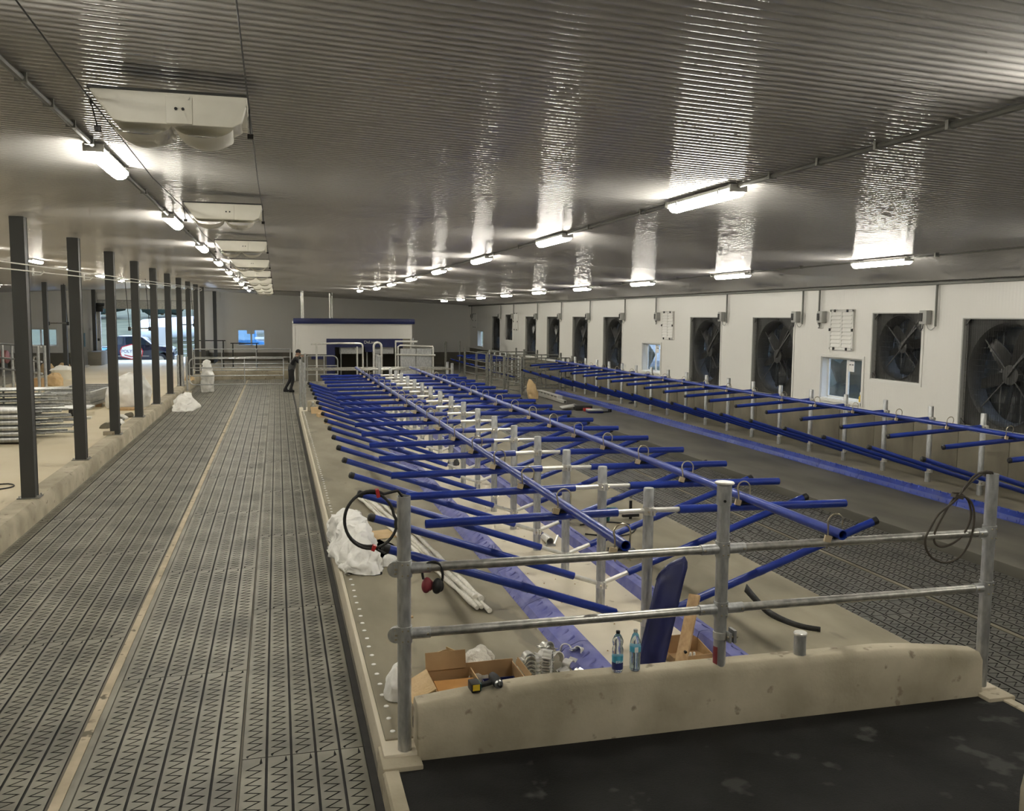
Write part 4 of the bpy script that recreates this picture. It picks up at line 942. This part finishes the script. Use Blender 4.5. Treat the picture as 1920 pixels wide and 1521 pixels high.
# pens at the end of the right platform
tube_gate('pen_gate', 'dark galvanized pen gate along the right alley behind the paper bag', (8.52, 36.2, 0), (8.93, 33.2, 0), (.25, .55, .85, 1.15, 1.5), (.5,), rad=.05, m='galv_old')
tube_gate('pen_gate', 'galvanized pen gate across the end of the right bed', (8.98, 33.4, .0), (10.95, 33.4, .0), (.35, .75, 1.15, 1.5), (.5,), rad=.03, m='galv_old')
tube_gate('pen_gate', 'dark galvanized pen gate at the back of the small pens', (8.6, 39.5, 0), (11.3, 39.5, 0), (.25, .55, .85, 1.15, 1.5), (.33, .66), rad=.03, m='galv_old')
tube_gate('pen_gate', 'dark galvanized pen gate between the two small pens', (9.2, 36.3, 0), (11.4, 36.3, 0), (.25, .55, .85, 1.15, 1.5), (.33, .66), rad=.03, m='galv_old')
tube_gate('pen_gate', 'dark galvanized pen gate on the alley side of the rear pen', (8.3, 40.6, 0), (8.5, 37.0, 0), (.25, .55, .85, 1.15, 1.5), (.5,), rad=.03, m='galv_old')
for x, y, h in ((8.93, 33.1, 1.5), (8.50, 36.4, 1.55), (8.62, 34.6, 1.58), (8.30, 40.8, 1.65), (8.55, 37.4, 1.5), (10.55, 33.3, 1.55), (10.75, 33.35, 1.5), (9.9, 36.3, 1.75), (10.4, 39.5, 1.7), (9.2, 36.2, 1.6)):
    q = thing('pen_post', 'dark galvanized post of the small pens at the end of the right bed', 'post', (x, y, -.02), group='posts of the small pens'); MB().cyl((0, 0, 0), (0, 0, h), .042, 10).build('post', 'galv_old', q); MB().box(-.08, -.08, 0, .08, .08, .012).build('foot_plate', 'galv_old', q)
for i in range(6):
    o = dup(d1, (10.97, 41.2+1.22*i, -.02), label='stall post with blue arms in the dim far row behind the small pens', group='stall dividers of the far row')
for x, y in ((8.35, 46), (8.75, 48), (9.7, 49)):
    q = thing('pen_post', 'thin dark post standing in the far corner before the end wall', 'post', (x, y, -.02), group='far corner posts'); MB().cyl((0, 0, 0), (0, 0, 1.75), .04, 8).build('post', 'galv_old', q); MB().box(-.08, -.08, 0, .08, .08, .012).build('foot_plate', 'galv_old', q)
# ================================================================ THE MAN
def person():
    t = thing('person', 'man in black beanie, grey vest and dark trousers leaning forward on a post', 'person', (.46, 37.3, 0))
    J = {'pelvis': ((.06, 0, .90), .155), 'belly': ((.10, 0, 1.05), .165), 'chest': ((.19, 0, 1.24), .19), 'neck': ((.29, 0, 1.42), .062), 'head0': ((.32, 0, 1.48), .07),
         'hl': ((.05, -.09, .86), .118), 'kl': ((.13, -.11, .48), .072), 'al': ((.02, -.11, .10), .048), 'tl': ((.12, -.12, .045), .042), 'hel': ((-.03, -.11, .045), .042),
         'hr': ((.05, .09, .86), .118), 'kr': ((.02, .10, .48), .072), 'ar': ((-.19, .11, .12), .048), 'tr': ((-.09, .11, .045), .042), 'her': ((-.24, .11, .06), .042),
         'sl': ((.22, -.20, 1.34), .072), 'el': ((.37, -.25, 1.17), .060), 'wl': ((.43, -.08, 1.40), .034),
         'sr': ((.22, .20, 1.34), .072), 'er': ((.38, .24, 1.20), .060), 'wr': ((.43, .06, 1.41), .034)}
    E = [('pelvis', 'belly'), ('belly', 'chest'), ('chest', 'neck'), ('neck', 'head0'), ('pelvis', 'hl'), ('hl', 'kl'), ('kl', 'al'), ('al', 'tl'), ('al', 'hel'), ('pelvis', 'hr'), ('hr', 'kr'), ('kr', 'ar'), ('ar', 'tr'), ('ar', 'her'), ('chest', 'sl'), ('sl', 'el'), ('el', 'wl'), ('chest', 'sr'), ('sr', 'er'), ('er', 'wr')]
    def skin(name, js, es, mk, par, sub=2, root='pelvis'):
        me = bpy.data.meshes.new(name); ks = list(js); me.from_pydata([js[k][0] for k in ks], [(ks.index(a), ks.index(b)) for a, b in es], [])
        o = link(name, me, par); me.materials.append(M[mk]); o.modifiers.new('s', 'SKIN'); sv = me.skin_vertices[0].data
        for i, k in enumerate(ks): sv[i].radius = (js[k][1],)*2; sv[i].use_root = (k == root)
        md = o.modifiers.new('sub', 'SUBSURF'); md.levels = sub; md.render_levels = sub
        dg = bpy.context.evaluated_depsgraph_get(); m2 = bpy.data.meshes.new_from_object(o.evaluated_get(dg)); o.modifiers.clear(); o.data = m2
        m2.materials.clear(); m2.materials.append(M[mk]); m2.polygons.foreach_set('use_smooth', [True]*len(m2.polygons)); return o
    body = skin('body', J, E, 'cloth_black', t)
    for k in ('cloth_grey', 'cloth_pants', 'skin'): body.data.materials.append(M[k])
    for p in body.data.polygons:
        c = p.center
        if c.z < .93: p.material_index = 2
        elif abs(c.y) < .185 and c.x < .27+.1*(c.z-1) and c.z < 1.40 : p.material_index = 1
        elif c.z > 1.43 and abs(c.y) < .1 and c.x < .40: p.material_index = 3
    # head with face
    h = MB().ball((0, 0, 0), 1, 20, 14, (.098, .078, .118)).build('head', 'skin', t, (.345, 0, 1.575)); h.rotation_euler = (0, R(22), 0)
    MB().tube([(.085, 0, .02), (.118, 0, -.022), (.09, 0, -.035)], [.010, .016, .012], 8).build('nose', 'skin', h); MB().box(.078, -.024, -.066, .090, .024, -.058).build('mouth', 'dark_red', h)
    for s in (-1, 1):
        MB().ball((.083, s*.030, .012), .012, 8, 6).build('eye', 'black', h); MB().ball((0, s*.078, -.012), 1, 8, 6, (.022, .010, .032)).build('ear', 'skin', h)
    MB().ball((-.012, 0, .030), 1, 18, 12, (.106, .088, .105)).build('beanie', 'cloth_black', h)
    # hands: palm and five fingers closed over the post head
    for s, bx in ((-1, (.43, -.075, 1.41)), (1, (.43, .055, 1.42))):
        js = {'w': ((0, 0, 0), .030), 'p': ((.045, -s*.012, .025), .034)}; es = [('w', 'p')]
        for i, (dy, L) in enumerate(((-.030, .030), (-.010, .036), (.010, .033), (.028, .026))):
            a, b, c = 'a%d' % i, 'b%d' % i, 'c%d' % i
            js[a] = ((.080, dy, .038), .0105); js[b] = ((.080+L, dy, .032), .0095); js[c] = ((.088+L*1.2, dy, .002), .0085); es += [('p', a), (a, b), (b, c)]
        js['t1'] = ((.050, -s*.045, .015), .011); js['t2'] = ((.085, -s*.055, .0), .009); es += [('p', 't1'), ('t1', 't2')]
        hd = skin('hand', js, es, 'skin', t, 1, 'w'); hd.location = bx
    for y, x in ((-.115, .045), (.11, -.165)): MB().tube([(x-.09, y, .045), (x, y, .05), (x+.12, y, .038)], [.048, .055, .045], 10).build('boot', 'cloth_black', t)
person()
# ================================================================ ZIGZAG ALLEY THINGS
tag(soft_blob('feed_sack', [(0, 0, 0), (.5, -.2, 0), (.55, .5, 0), (.1, .7, 0), (.1, .1, .18), (.35, .5, .45), (.28, 1.0, .50), (.5, 1.2, .35), (.2, .3, .3)], 'white_bag', None, (-3.25, 30.3, .002), .09, 4, 6), 'white sack slumped on the mats at the foot of the feed curb', 'sack')
tag(MB().box(0, 0, 0, .28, .3, .19).build('concrete_block', 'concrete', None, (-3.43, 35.75, .0), bevel=.015), 'pale concrete block under the corner of the alley gate', 'block')
tag(soft_blob('tall_sack', [(0, 0, 0), (.34, 0, 0), (.34, .25, 0), (0, .25, 0), (.02, .05, 1.25), (.30, .05, 1.25), (.28, .2, 1.2), (.04, .2, 1.2), (.36, .1, .1), (-.06, .1, .12)], 'white_bag', None, (-2.86, 37.6, .002), .07, 5, 10), 'tall white sack standing behind the alley gate', 'sack')
tag(soft_blob('curb_rag', [(0, 0, 0), (.3, 0, 0), (.3, .5, 0), (0, .5, 0), (.1, .2, .22), (.2, .4, .2)], 'kraft', None, (-3.75, 40, .31), .04, 6, 14), 'pale rag heaped on the feed curb behind the alley gate', 'rag')
tag(MB().box(0, 0, 0, .24, .12, .09).build('curb_brick', 'concrete', None, (-3.86, 22.05, .31), bevel=.006), 'small pale brick on the feed curb beside a column', 'brick')
# ================================================================ FEED ALLEY THINGS
rnd = random.Random(11)
pm = {}
def pipe_obj(x0, x1, y, z, r, label, group, mk='galv'):
    k = (round(x1-x0, 1), r)
    if k not in pm: pm[k] = MB().pipe((0, 0, 0), (k[0], 0, 0), r, 10, .006).mesh('loose_pipe', mk)
    return tag(link('loose_pipe', pm[k], None, (x0, y, z)), label, 'pipe', group)
for r_ in range(6):
    for c in range(4): pipe_obj(-9.2, -5.5, 21.75 + .135*c, .30 + .125*r_, .060, 'thick galvanized pipe in the lower bundle on the feed alley', 'thick pipes in the lower bundle')
for s_ in (-8.2, -6.4): tag(MB().box(-.05, -.1, 0, .05, .65, .035).build('timber_bearer', 'wood', None, (s_, 21.75, .20)), 'timber bearer under the pipe bundle', 'bearer', 'bearers under the pipes')
for r_ in range(9):
    for c in range(6): pipe_obj(-9.0 + rnd.uniform(-.1, .1), -5.35 + .30*(c % 3) + rnd.choice((-.1, 0, .1)), 22.75 + .10*c, .31 + .125*r_, .030, 'thin galvanized pipe in the tall bundle on the feed alley', 'thin pipes in the tall bundle')
for i, y in enumerate((22.72, 23.35)):
    t = thing('bundle_strap', 'dark steel bearer holding the tall pipe bundle', 'bearer', (-6.2, y, .2), group='bundle bearers'); MB().box(-.04, -.03, 0, .04, .03, .06).build('block', 'dark_metal', t); MB().box(-.02, -.02, .06, .02, .02, 1.4).build('upright', 'galv_old', t)
tag(MB().box(0, 0, 0, .17, .55, .5).build('zinc_crate', 'galv', None, (-5.46, 21.72, .2), bevel=.01), 'grey zinc box at the end of the thick pipe bundle', 'crate')
def flat_gate(k):
    t = thing('stacked_gate', 'flat galvanized gate panel in the stack on the feed alley', 'gate', (-6.75 - .05*(k % 2), 29.5, .30 + .085*k), R(-6 + 1.5*(k % 3)), 'stacked gate panels')
    for x in (0, 1.3): MB().box(x-.04, 0, 0, x+.04, 3.48, .08).build('side_rail', 'galv', t)
    for i in range(5): MB().box(.04, i*.85, 0, 1.26, i*.85+.08, .08).build('cross_bar', 'galv', t)
for k in range(5): flat_gate(k)
for y in (30.2, 32.3): tag(MB().box(-.8, -.08, 0, .8, .08, .10).build('timber_bearer', 'wood', None, (-6.1, y, .20)), 'timber bearer under the stacked gates', 'bearer', 'bearers under the gates')
for i in range(6): pipe_obj(-6.9, -5.1, 27.4 + .14*i, .42, .032, 'galvanized pipe laid flat before the stacked gates', 'pipes laid flat before the gates')
for x in (-6.6, -5.6): tag(MB().box(-.05, 0, 0, .05, .9, .18).build('steel_bearer', 'dark_metal', None, (x, 27.35, .2)), 'black bearer under the flat pipes', 'bearer', 'bearers under the flat pipes')
t = thing('stick_tool', 'thin dark bar lying on the feed alley before the flat pipes', 'bar', (-6.0, 26.6, .2)); MB().cyl((0, 0, .03), (1.0, .1, .03), .02, 8).build('bar', 'dark_metal', t); MB().box(.9, 0, 0, 1.05, .2, .06).build('head', 'galv_bright', t)
tag(soft_blob('plastic_heap', [(-.1, -.1, 0), (.72, -.1, 0), (.72, 1.5, 0), (-.1, 1.5, 0), (.0, .0, .85), (.66, .0, .9), (.66, 1.3, .85), (.05, 1.3, .8), (-.3, .2, .05), (-.3, 1.2, .05)], 'white_bag', None, (-4.80, 29.5, .2), .06, 4, 15), 'big pallet wrapped in white plastic beside the feed curb', 'wrapped pallet')
tag(MB().box(0, 0, 0, .5, .5, .06).build('base_board', 'wood', None, (-4.6, 28.8, .2)), 'wooden board on the feed alley before the wrapped pallet', 'board')
for i in range(7):
    q = soft_blob('rubble', [(0, 0, 0), (.28, 0, 0), (.25, .3, 0), (0, .25, 0), (.1, .1, .14), (.2, .2, .12)], ('concrete_wall', 'galv_old', 'white_bag')[i % 3], None, (-4.22 + rnd.uniform(-.12, .12), 24.3 + .42*i, .2), .04, 6, 20+i, sub=2); tag(q, 'lump of debris lying behind the feed curb', 'debris', 'debris behind the feed curb')
tag(soft_blob('orange_bag', [(0, 0, 0), (.4, 0, 0), (.4, .3, 0), (0, .3, 0), (.1, .1, .3), (.3, .2, .3)], 'kraft', None, (-5.1, 33.6, .2), .04, 5, 31), 'orange bag on the feed alley behind the wrapped pallet', 'bag')
tag(MB().obox((0, 0, .03), (.7, .12, .05), rz=.1).build('pale_plank', 'paper', None, (-4.9, 31.4, .2)), 'short white plank beside the wrapped pallet', 'plank')
tag(MB().tube(smooth_path([(-.9, 0, .012), (-.4, .15, .012), (0, .3, .012), (.15, .0, .012), (-.1, -.25, .012), (-.5, -.3, .012), (-1.0, -.4, .012)]), .012, 6).build('rubber_hose', 'black', None, (-4.4, 16.3, .2)), 'thin black hose curled on the feed alley behind a column', 'hose')
t = thing('round_tub', 'round white tub with a cloth over the rim on the feed alley', 'tub', (-9.13, 43.4, .2)); MB().lathe([(0, 0), (.40, 0), (.45, .3), (.50, .42), (.46, .42), (.40, .05), (0, .04)], n=24).build('tub', 'white_plastic', t); soft_blob('cloth', [(-.5, -.3, .36), (.5, -.3, .36), (.4, .35, .36), (-.4, .35, .36), (0, 0, .6), (.2, .1, .55)], 'white_bag', t, (0, 0, 0), .04, 6, 33, flat=.34)
tag(MB().box(-.25, -.2, 0, .25, .2, .38).build('brown_carton', 'cardboard', None, (-9.0, 38.2, .2), bevel=.005), 'brown carton at the far feed curb beside the orange sack', 'box')
tag(soft_blob('orange_sack', [(0, 0, 0), (.5, 0, 0), (.5, .4, 0), (0, .4, 0), (.1, .1, .5), (.4, .3, .52)], 'kraft', None, (-8.85, 39.2, .2), .05, 5, 35), 'orange sack next to the brown carton at the far feed curb', 'sack')
for i, x in enumerate((-11.7, -10.9)): tag(soft_blob('paper_sack', [(0, 0, 0), (.6, 0, 0), (.6, .4, 0), (0, .4, 0), (.1, .1, .55), (.5, .3, .5)], 'kraft', None, (x, 50.6, .0), .04, 5, 40+i), 'tan paper sack behind the far column row', 'sack', 'paper sacks behind the columns')
t = thing('pink_tank', 'pink round tank beyond the far feed curb', 'tank', (-14.3, 53.3, 0)); MB().tube([(-.5, 0, .75), (-.42, 0, .75), (.42, 0, .75), (.5, 0, .75)], [.25, .35, .35, .25], 18).build('tank', 'pink', t)
for x in (-.3, .3): MB().box(x-.05, -.3, 0, x+.05, .3, .45).build('leg', 'galv_old', t)
# headlock frame at the far curb
t = thing('headlock_frame', 'galvanized headlock frame standing on the far feed curb', 'headlock', (-9.9, 34.2, .2))
for x, y, h in ((0, 3.2, 1.75), (.45, 2.7, 1.7), (1.95, 0, 1.75), (2.1, .25, 1.75)): MB().cyl((x, y, 0), (x, y, h), .05, 10).build('post', 'galv', t)
for z in (1.72, 1.2, .8): MB().cyl((-.1, 3.3, z), (2.05, 0, z), .035, 8).build('rail', 'galv', t)
for u in (.35, .6, .8):
    x, y = 2.05*u, 3.3*(1-u); MB().tube([(x, y, .6), (x, y, 1.25), (x+.06, y-.1, 1.36), (x+.16, y-.25, 1.36), (x+.2, y-.32, 1.25)], .028, 8).build('neck_loop', 'galv', t)
# trapeze bars hung on ropes
for x0, x1, y, z, lb in ((-10.2, -9.38, 46, 2.62, 'thin bar hung on two ropes between the far columns'), (-5.85, -5.07, 40, 2.48, 'thin bar hung on two ropes over the feed alley before the overhead door'), (-4.75, -4.1, 49, 2.55, 'thin bar hung on two ropes beside the column at the door jamb')):
    t = thing('rope_trapeze', lb, 'rope', ((x0+x1)/2, y, z)); w = (x1-x0)/2
    MB().cyl((-w, 0, 0), (w, 0, 0), .03, 8).build('bar', 'galv_old', t)
    for s in (-1, 1): MB().tube([(s*w, 0, 0), (s*w - .12, 0, min(ceilz(x0), ceilz(x1))-z-.005)], .014, 6).build('rope', 'dark_metal', t); MB().obox((s*w, 0, -.02), (.10, .10, .16)).build('pulley', 'black', t)
for dz, lb in ((0, 'upper of two thin cables strung along the feed curb columns'), (-.09, 'lower of two thin cables strung along the feed curb columns')):
    tag(MB().tube([(-3.50, 9.0, 3.66+dz), (-3.50, 13.3, 3.73+dz), (-3.50, 46.5, 4.33+dz*.5)], .010, 6).build('strung_cable', 'galv_bright'), lb, 'cable')
for i in range(9):
    y = 14.95 + 3.72*i; z = 3.60 + .018*(y-13.3); t = thing('cable_hook', 'white L shaped hook on the feed curb column %s from the end wall' % ORD[9-i], 'hook', (-3.50, y, z), group='hooks on the columns'); MB().box(-.012, 0, -.02, .012, .03, .10).build('shank', 'white_trim', t); MB().tube([(0, .015, 0), (.10, .015, 0), (.15, .015, .05)], .014, 6).build('hook', 'white_trim', t)
# ================================================================ END WALL FITTINGS
def end_window(n, x0, x1, z0, z1):
    w = x1-x0; h = z1-z0
    t = MB().box(-.06, -.03, -.06, 0, 0, h+.06).box(w, -.03, -.06, w+.06, 0, h+.06).box(0, -.03, h, w, 0, h+.06).box(-.02, -.06, -.06, w+.02, 0, 0).build('window_%d' % n, 'white_trim'); t.location = (x0, YE, z0); t['kind'] = 'structure'
    for a, b in ((0, w/2), (w/2, w)):
        MB().box(a, .1, 0, a+.05, .15, h).box(b-.05, .1, 0, b, .15, h).box(a, .1, h-.05, b, .15, h).box(a, .1, 0, b, .15, .05).build('sash', 'white_trim', t); MB().box(a+.05, .122, .05, b-.05, .128, h-.05).build('pane', 'glass', t)
    return t
w4 = end_window(4, -2.32, -.72, 1.22, 2.19); MB().box(.55, .11, .70, 1.0, .115, .93).build('sticker', 'paper', w4); end_window(5, -14.0, -12.3, 1.22, 2.19)
d = MB().box(MD0, YE+.06, 0, MD1, YE+.11, 2.12).build('door_1', 'white_trim'); d['kind'] = 'structure'
MB().box(MD0+.25, YE+.04, 1.15, MD1-.25, YE+.062, 1.95).build('pane', 'pane_sky', d); MB().cyl((MD1-.12, YE+.02, 1.0), (MD1-.12, YE+.06, 1.0), .035, 10).build('door_handle', 'steel', d); MB().box(MD0-.08, YE-.02, 0, MD0, YE+.1, 2.2).box(MD1, YE-.02, 0, MD1+.08, YE+.1, 2.2).box(MD0-.08, YE-.02, 2.12, MD1+.08, YE+.1, 2.2).build('door_frame', 'white_trim', d)
od = MB().box(DX0-.1, YE-.10, DZ, DX1+.1, YE-.04, 3.86).build('door_2', 'galv_pipe'); od['kind'] = 'structure'
MB().box(DX0-.1, YE-.16, 3.88, DX1+.1, YE-.04, 4.30).build('door_panel', 'white_trim', od, bevel=.01); MB().box(DX0-.1, YE-.13, 3.84, DX1+.1, YE-.03, 3.88).build('door_seal', 'galv_old', od)
for x in (DX0-.03, DX1-.03): MB().box(x, YE-.08, 0, x+.06, YE-.01, DZ).build('door_track', 'galv_bright', od)
t = thing('door_motor', 'black door opener motor with hanging chain beside the overhead door', 'motor', (DX0+.02, YE-.22, 3.30)); MB().box(-.2, -.12, -.12, .2, .12, .2).build('gearbox', 'dark_metal', t, bevel=.03); MB().cyl((-.3, 0, .3), (.25, 0, .3), .09, 12).build('motor', 'dark_metal', t); MB().cyl((-.1, 0, -.1), (-.1, 0, -1.7), .012, 6).build('chain', 'dark_metal', t); MB().box(-.15, -.05, -1.8, -.05, .05, -1.65).build('chain_handle', 'black', t)
struct('wall_door_stub', MB().box(DX0-.25, 54.6, -.2, DX0+.45, YE-.05, .95), 'concrete_dark', bevel=.02); struct('wall_door_stub_near', MB().box(DX1-.05, 54.6, -.2, DX1+.75, YE-.05, .95), 'concrete_dark', bevel=.02)
tag(MB().cyl((0, 0, 0), (0, 0, 1.6), .06, 10).build('bollard', 'galv', None, (-10.4, 54.2, 0)), 'grey steel bollard beside the man door', 'bollard')
# ================================================================ OUTSIDE
g = MB().box(-60, YE+.3, -.6, 60, 74, -.2).build('ground_yard', 'gravel'); g['kind'] = 'structure'
g = MB().add([(-90, 74, -.25), (60, 74, -.25), (60, 84, 1.4), (-90, 84, 1.4), (60, 110, 3.2), (-90, 110, 3.2), (60, 200, 9), (-90, 200, 9)], [(0, 1, 2, 3), (3, 2, 4, 5), (5, 4, 6, 7)]).build('ground_hill', 'grass'); g['kind'] = 'structure'
g = MB().box(XR+.3, -10, -.9, 60, YE+.3, -.3).build('ground_side', 'grass'); g['kind'] = 'structure'
V = []; F = []; n = 40
t = thing('silage_bag', 'long white plastic wrapped silage row on the grass hill', 'silage bag', (-11.2, 80, .75))
pts = [(0, 0, 1.0), (.15, 0, 1.0), (.6, 0, 1.05), (3, .3, 1.2), (8, .8, 1.5), (16, 1.5, 2.0)]
MB().tube(pts, [.1, .6, .85, .9, .95, 1.0], 20).build('wrap', 'bale_wrap', t)
def tree(label, x, y, z, r, h, group, seed, mk='foliage'):
    t = thing('evergreen_tree', label, 'tree', (x, y, z), group=group)
    MB().tube([(0, 0, 0), (0, 0, h*.5)], [.16, .09], 8).build('trunk', 'wood', t)
    rd = random.Random(seed); mb = MB()
    for k in range(5):
        zz = h*(.15+.17*k); rr = r*(1-.17*k)
        mb.tube([(0, 0, zz-.12*h), (0, 0, zz), (0, 0, zz+.24*h)], [rr*.75, rr, .05], 18)
    mb.v = crumple(mb.v, r*.28, 1.6/r*1.5, seed); mb.build('crown', mk, t)
for i in range(9): tree('dark evergreen tree on the ridge behind the silage row', -28+5.4*i, 104+3*math.sin(i*2), 3, 2.2, 7+1.2*math.sin(i*5), 'trees behind the silage row', i)
for i in range(14): tree('dark evergreen tree close outside the fan wall', 15.4+3.2*(i % 2), 14+3.1*i, -.3, 1.9, 6.2+.6*(i % 3), 'trees outside the fan wall', 50+i)
for i in range(10):
    q = soft_blob('grass_bush', [(0, 0, 0), (1.6, 0, 0), (1.6, 1, 0), (0, 1, 0), (.4, .4, .7), (1.2, .6, .8)], 'foliage', None, (-16+2.3*i, 74.6, -.25), .2, 1.6, 60+i, sub=3); tag(q, 'low dark bush at the foot of the grass hill', 'bush', 'bushes at the foot of the hill')
# pickup truck, side on, nose to the stall side
t = thing('pickup_truck', 'dark navy pickup truck with cow print bed parked outside the overhead door', 'truck', (-6.35, 61.2, -.2))
prof = [(-5.75, .62), (-5.75, 1.18), (-3.72, 1.22), (-3.55, 1.30), (-3.40, 1.80), (-3.25, 1.88), (-2.05, 1.88), (-1.85, 1.80), (-1.25, 1.30), (-.25, 1.20), (-.06, 1.08), (0, .75), (-.02, .45), (-.35, .40), (-.38, .62), (-.55, .86), (-.86, .92), (-1.16, .84), (-1.32, .60), (-1.34, .40), (-4.20, .40), (-4.22, .62), (-4.40, .86), (-4.70, .92), (-5.0, .84), (-5.16, .62), (-5.2, .45), (-5.7, .45)]
MB().prism(prof, 'y', 0, 1.95).build('body', 'truck_paint', t, bevel=.02)
for wx in (-.86, -4.70):
    for wy in (.0, 1.67):
        w_ = MB().tube([(wx, wy-.01, .40), (wx, wy+.03, .40), (wx, wy+.25, .40), (wx, wy+.28, .40)], [.35, .40, .40, .35], 24).build('wheel', 'tyre', t); MB().cyl((wx, wy-.02, .40), (wx, wy+.02, .40), .24, 18).build('rim', 'steel', w_)
for a in ([(-2.05, 1.34), (-1.38, 1.34), (-1.90, 1.76), (-2.05, 1.78)], [(-2.85, 1.34), (-2.15, 1.34), (-2.15, 1.79), (-2.85, 1.80)], [(-3.42, 1.36), (-2.95, 1.35), (-2.95, 1.80), (-3.28, 1.80)]): MB().prism(a, 'y', -.012, .01).build('side_window', 'truck_glass', t)
MB().prism([(-5.72, .66), (-3.62, .66), (-3.62, 1.16), (-5.72, 1.14)], 'y', -.015, .005).build('print_panel', 'truck_wrap', t); MB().prism([(-5.70, .66), (-3.62, .66), (-3.62, .86), (-4.4, .80), (-5.70, .82)], 'y', -.02, .0).build('print_grass', 'grass_print', t)
for k, (x, z, r) in enumerate(((-3.95, .95, .11), (-3.78, .88, .09), (-3.85, .72, .07), (-4.1, .78, .06))): MB().tube([(x, -.026, z), (x, -.015, z)], [r, r], 10).build('print_cow', 'black', t)
MB().box(-3.58, -.008, .5, -3.565, .01, 1.3).box(-2.92, -.008, .5, -2.905, .01, 1.3).box(-1.75, -.008, .5, -1.735, .01, 1.3).build('door_gap', 'black', t); MB().box(-3.5, -.02, .62, -1.5, .0, .66).build('side_trim', 'steel', t); MB().box(-1.65, -.16, 1.32, -1.45, 0, 1.5).build('wing_mirror', 'black', t); MB().box(-.3, -.01, .88, -.06, .2, 1.05).build('headlight', 'paper', t); MB().box(-.06, .1, .42, .08, 1.85, .66).build('bumper', 'steel', t, bevel=.02); MB().cyl((-4.1, .0, .36), (-1.5, .0, .36), .04, 8).build('side_step', 'steel', t); MB().box(-3.25, .1, 1.87, -2.1, 1.85, 1.90).build('roof_skin', 'paper', t)
bd = MB().prism([(-3.16, .60), (-2.52, .42), (-1.90, .60), (-1.84, .95), (-1.96, 1.22), (-2.26, 1.32), (-2.52, 1.40), (-2.80, 1.32), (-3.10, 1.22), (-3.22, .95)], 'y', -.022, .0).build('badge', 'red', t)
MB().prism([(-3.10, .64), (-2.52, .48), (-1.95, .64), (-1.90, .95), (-2.01, 1.18), (-2.52, 1.34), (-3.05, 1.18), (-3.16, .95)], 'y', -.03, -.02).build('badge_face', 'paper', bd)
text_mesh('badge_text', 'POLYMAT', .27, 'label_navy', bd, (-2.53, -.036, .93), (R(90), 0, 0), .003, .98)
MB().prism([(-2.95, .68), (-2.52, .56), (-2.10, .68), (-2.10, .74), (-2.52, .63), (-2.95, .74)], 'y', -.036, -.03).build('badge_stripe', 'red', bd)
# yard gate, sign and tractor seen through the openings
tube_gate('yard_gate', 'galvanized yard gate outside behind the truck nose', (-6.6, 66, -.2), (-3.2, 66, -.2), (.3, .6, .9, 1.2, 1.5), (.5,), rad=.05)
tag(MB().box(-.5, 0, 1.1, .5, .06, 2.4).box(-.45, 0, 0, -.38, .06, 1.1).box(.38, 0, 0, .45, .06, 1.1).build('grey_sign', 'grey_box', None, (-7.7, 65.5, -.2)), 'pale grey panel standing behind the truck cab', 'panel')
t = thing('blue_tractor', 'blue tractor parked outside the end wall window', 'tractor', (-2.9, 61.5, -.2)); MB().prism([(0, .6), (0, 1.5), (.3, 2.9), (1.5, 2.9), (1.6, 1.6), (2.6, 1.45), (2.6, .8)], 'y', 0, 1.2).build('cab_body', 'tractor_blue', t, bevel=.04); MB().prism([(.18, 1.65), (.42, 2.75), (1.38, 2.75), (1.45, 1.65)], 'y', -.02, .0).build('cab_glass', 'pane_sky', t)
for x, r in ((.5, .75), (2.2, .5)): MB().tube([(x, -.3, r), (x, -.25, r), (x, .05, r), (x, .1, r)], [r*.85, r, r, r*.85], 22).build('wheel', 'tyre', t); MB().cyl((x, -.31, r), (x, .0, r), r*.55, 16).build('rim', 'paper', t)
MB().box(1.5, -.04, 1.7, 2.1, -.01, 1.85).build('handrail', 'paper', t)
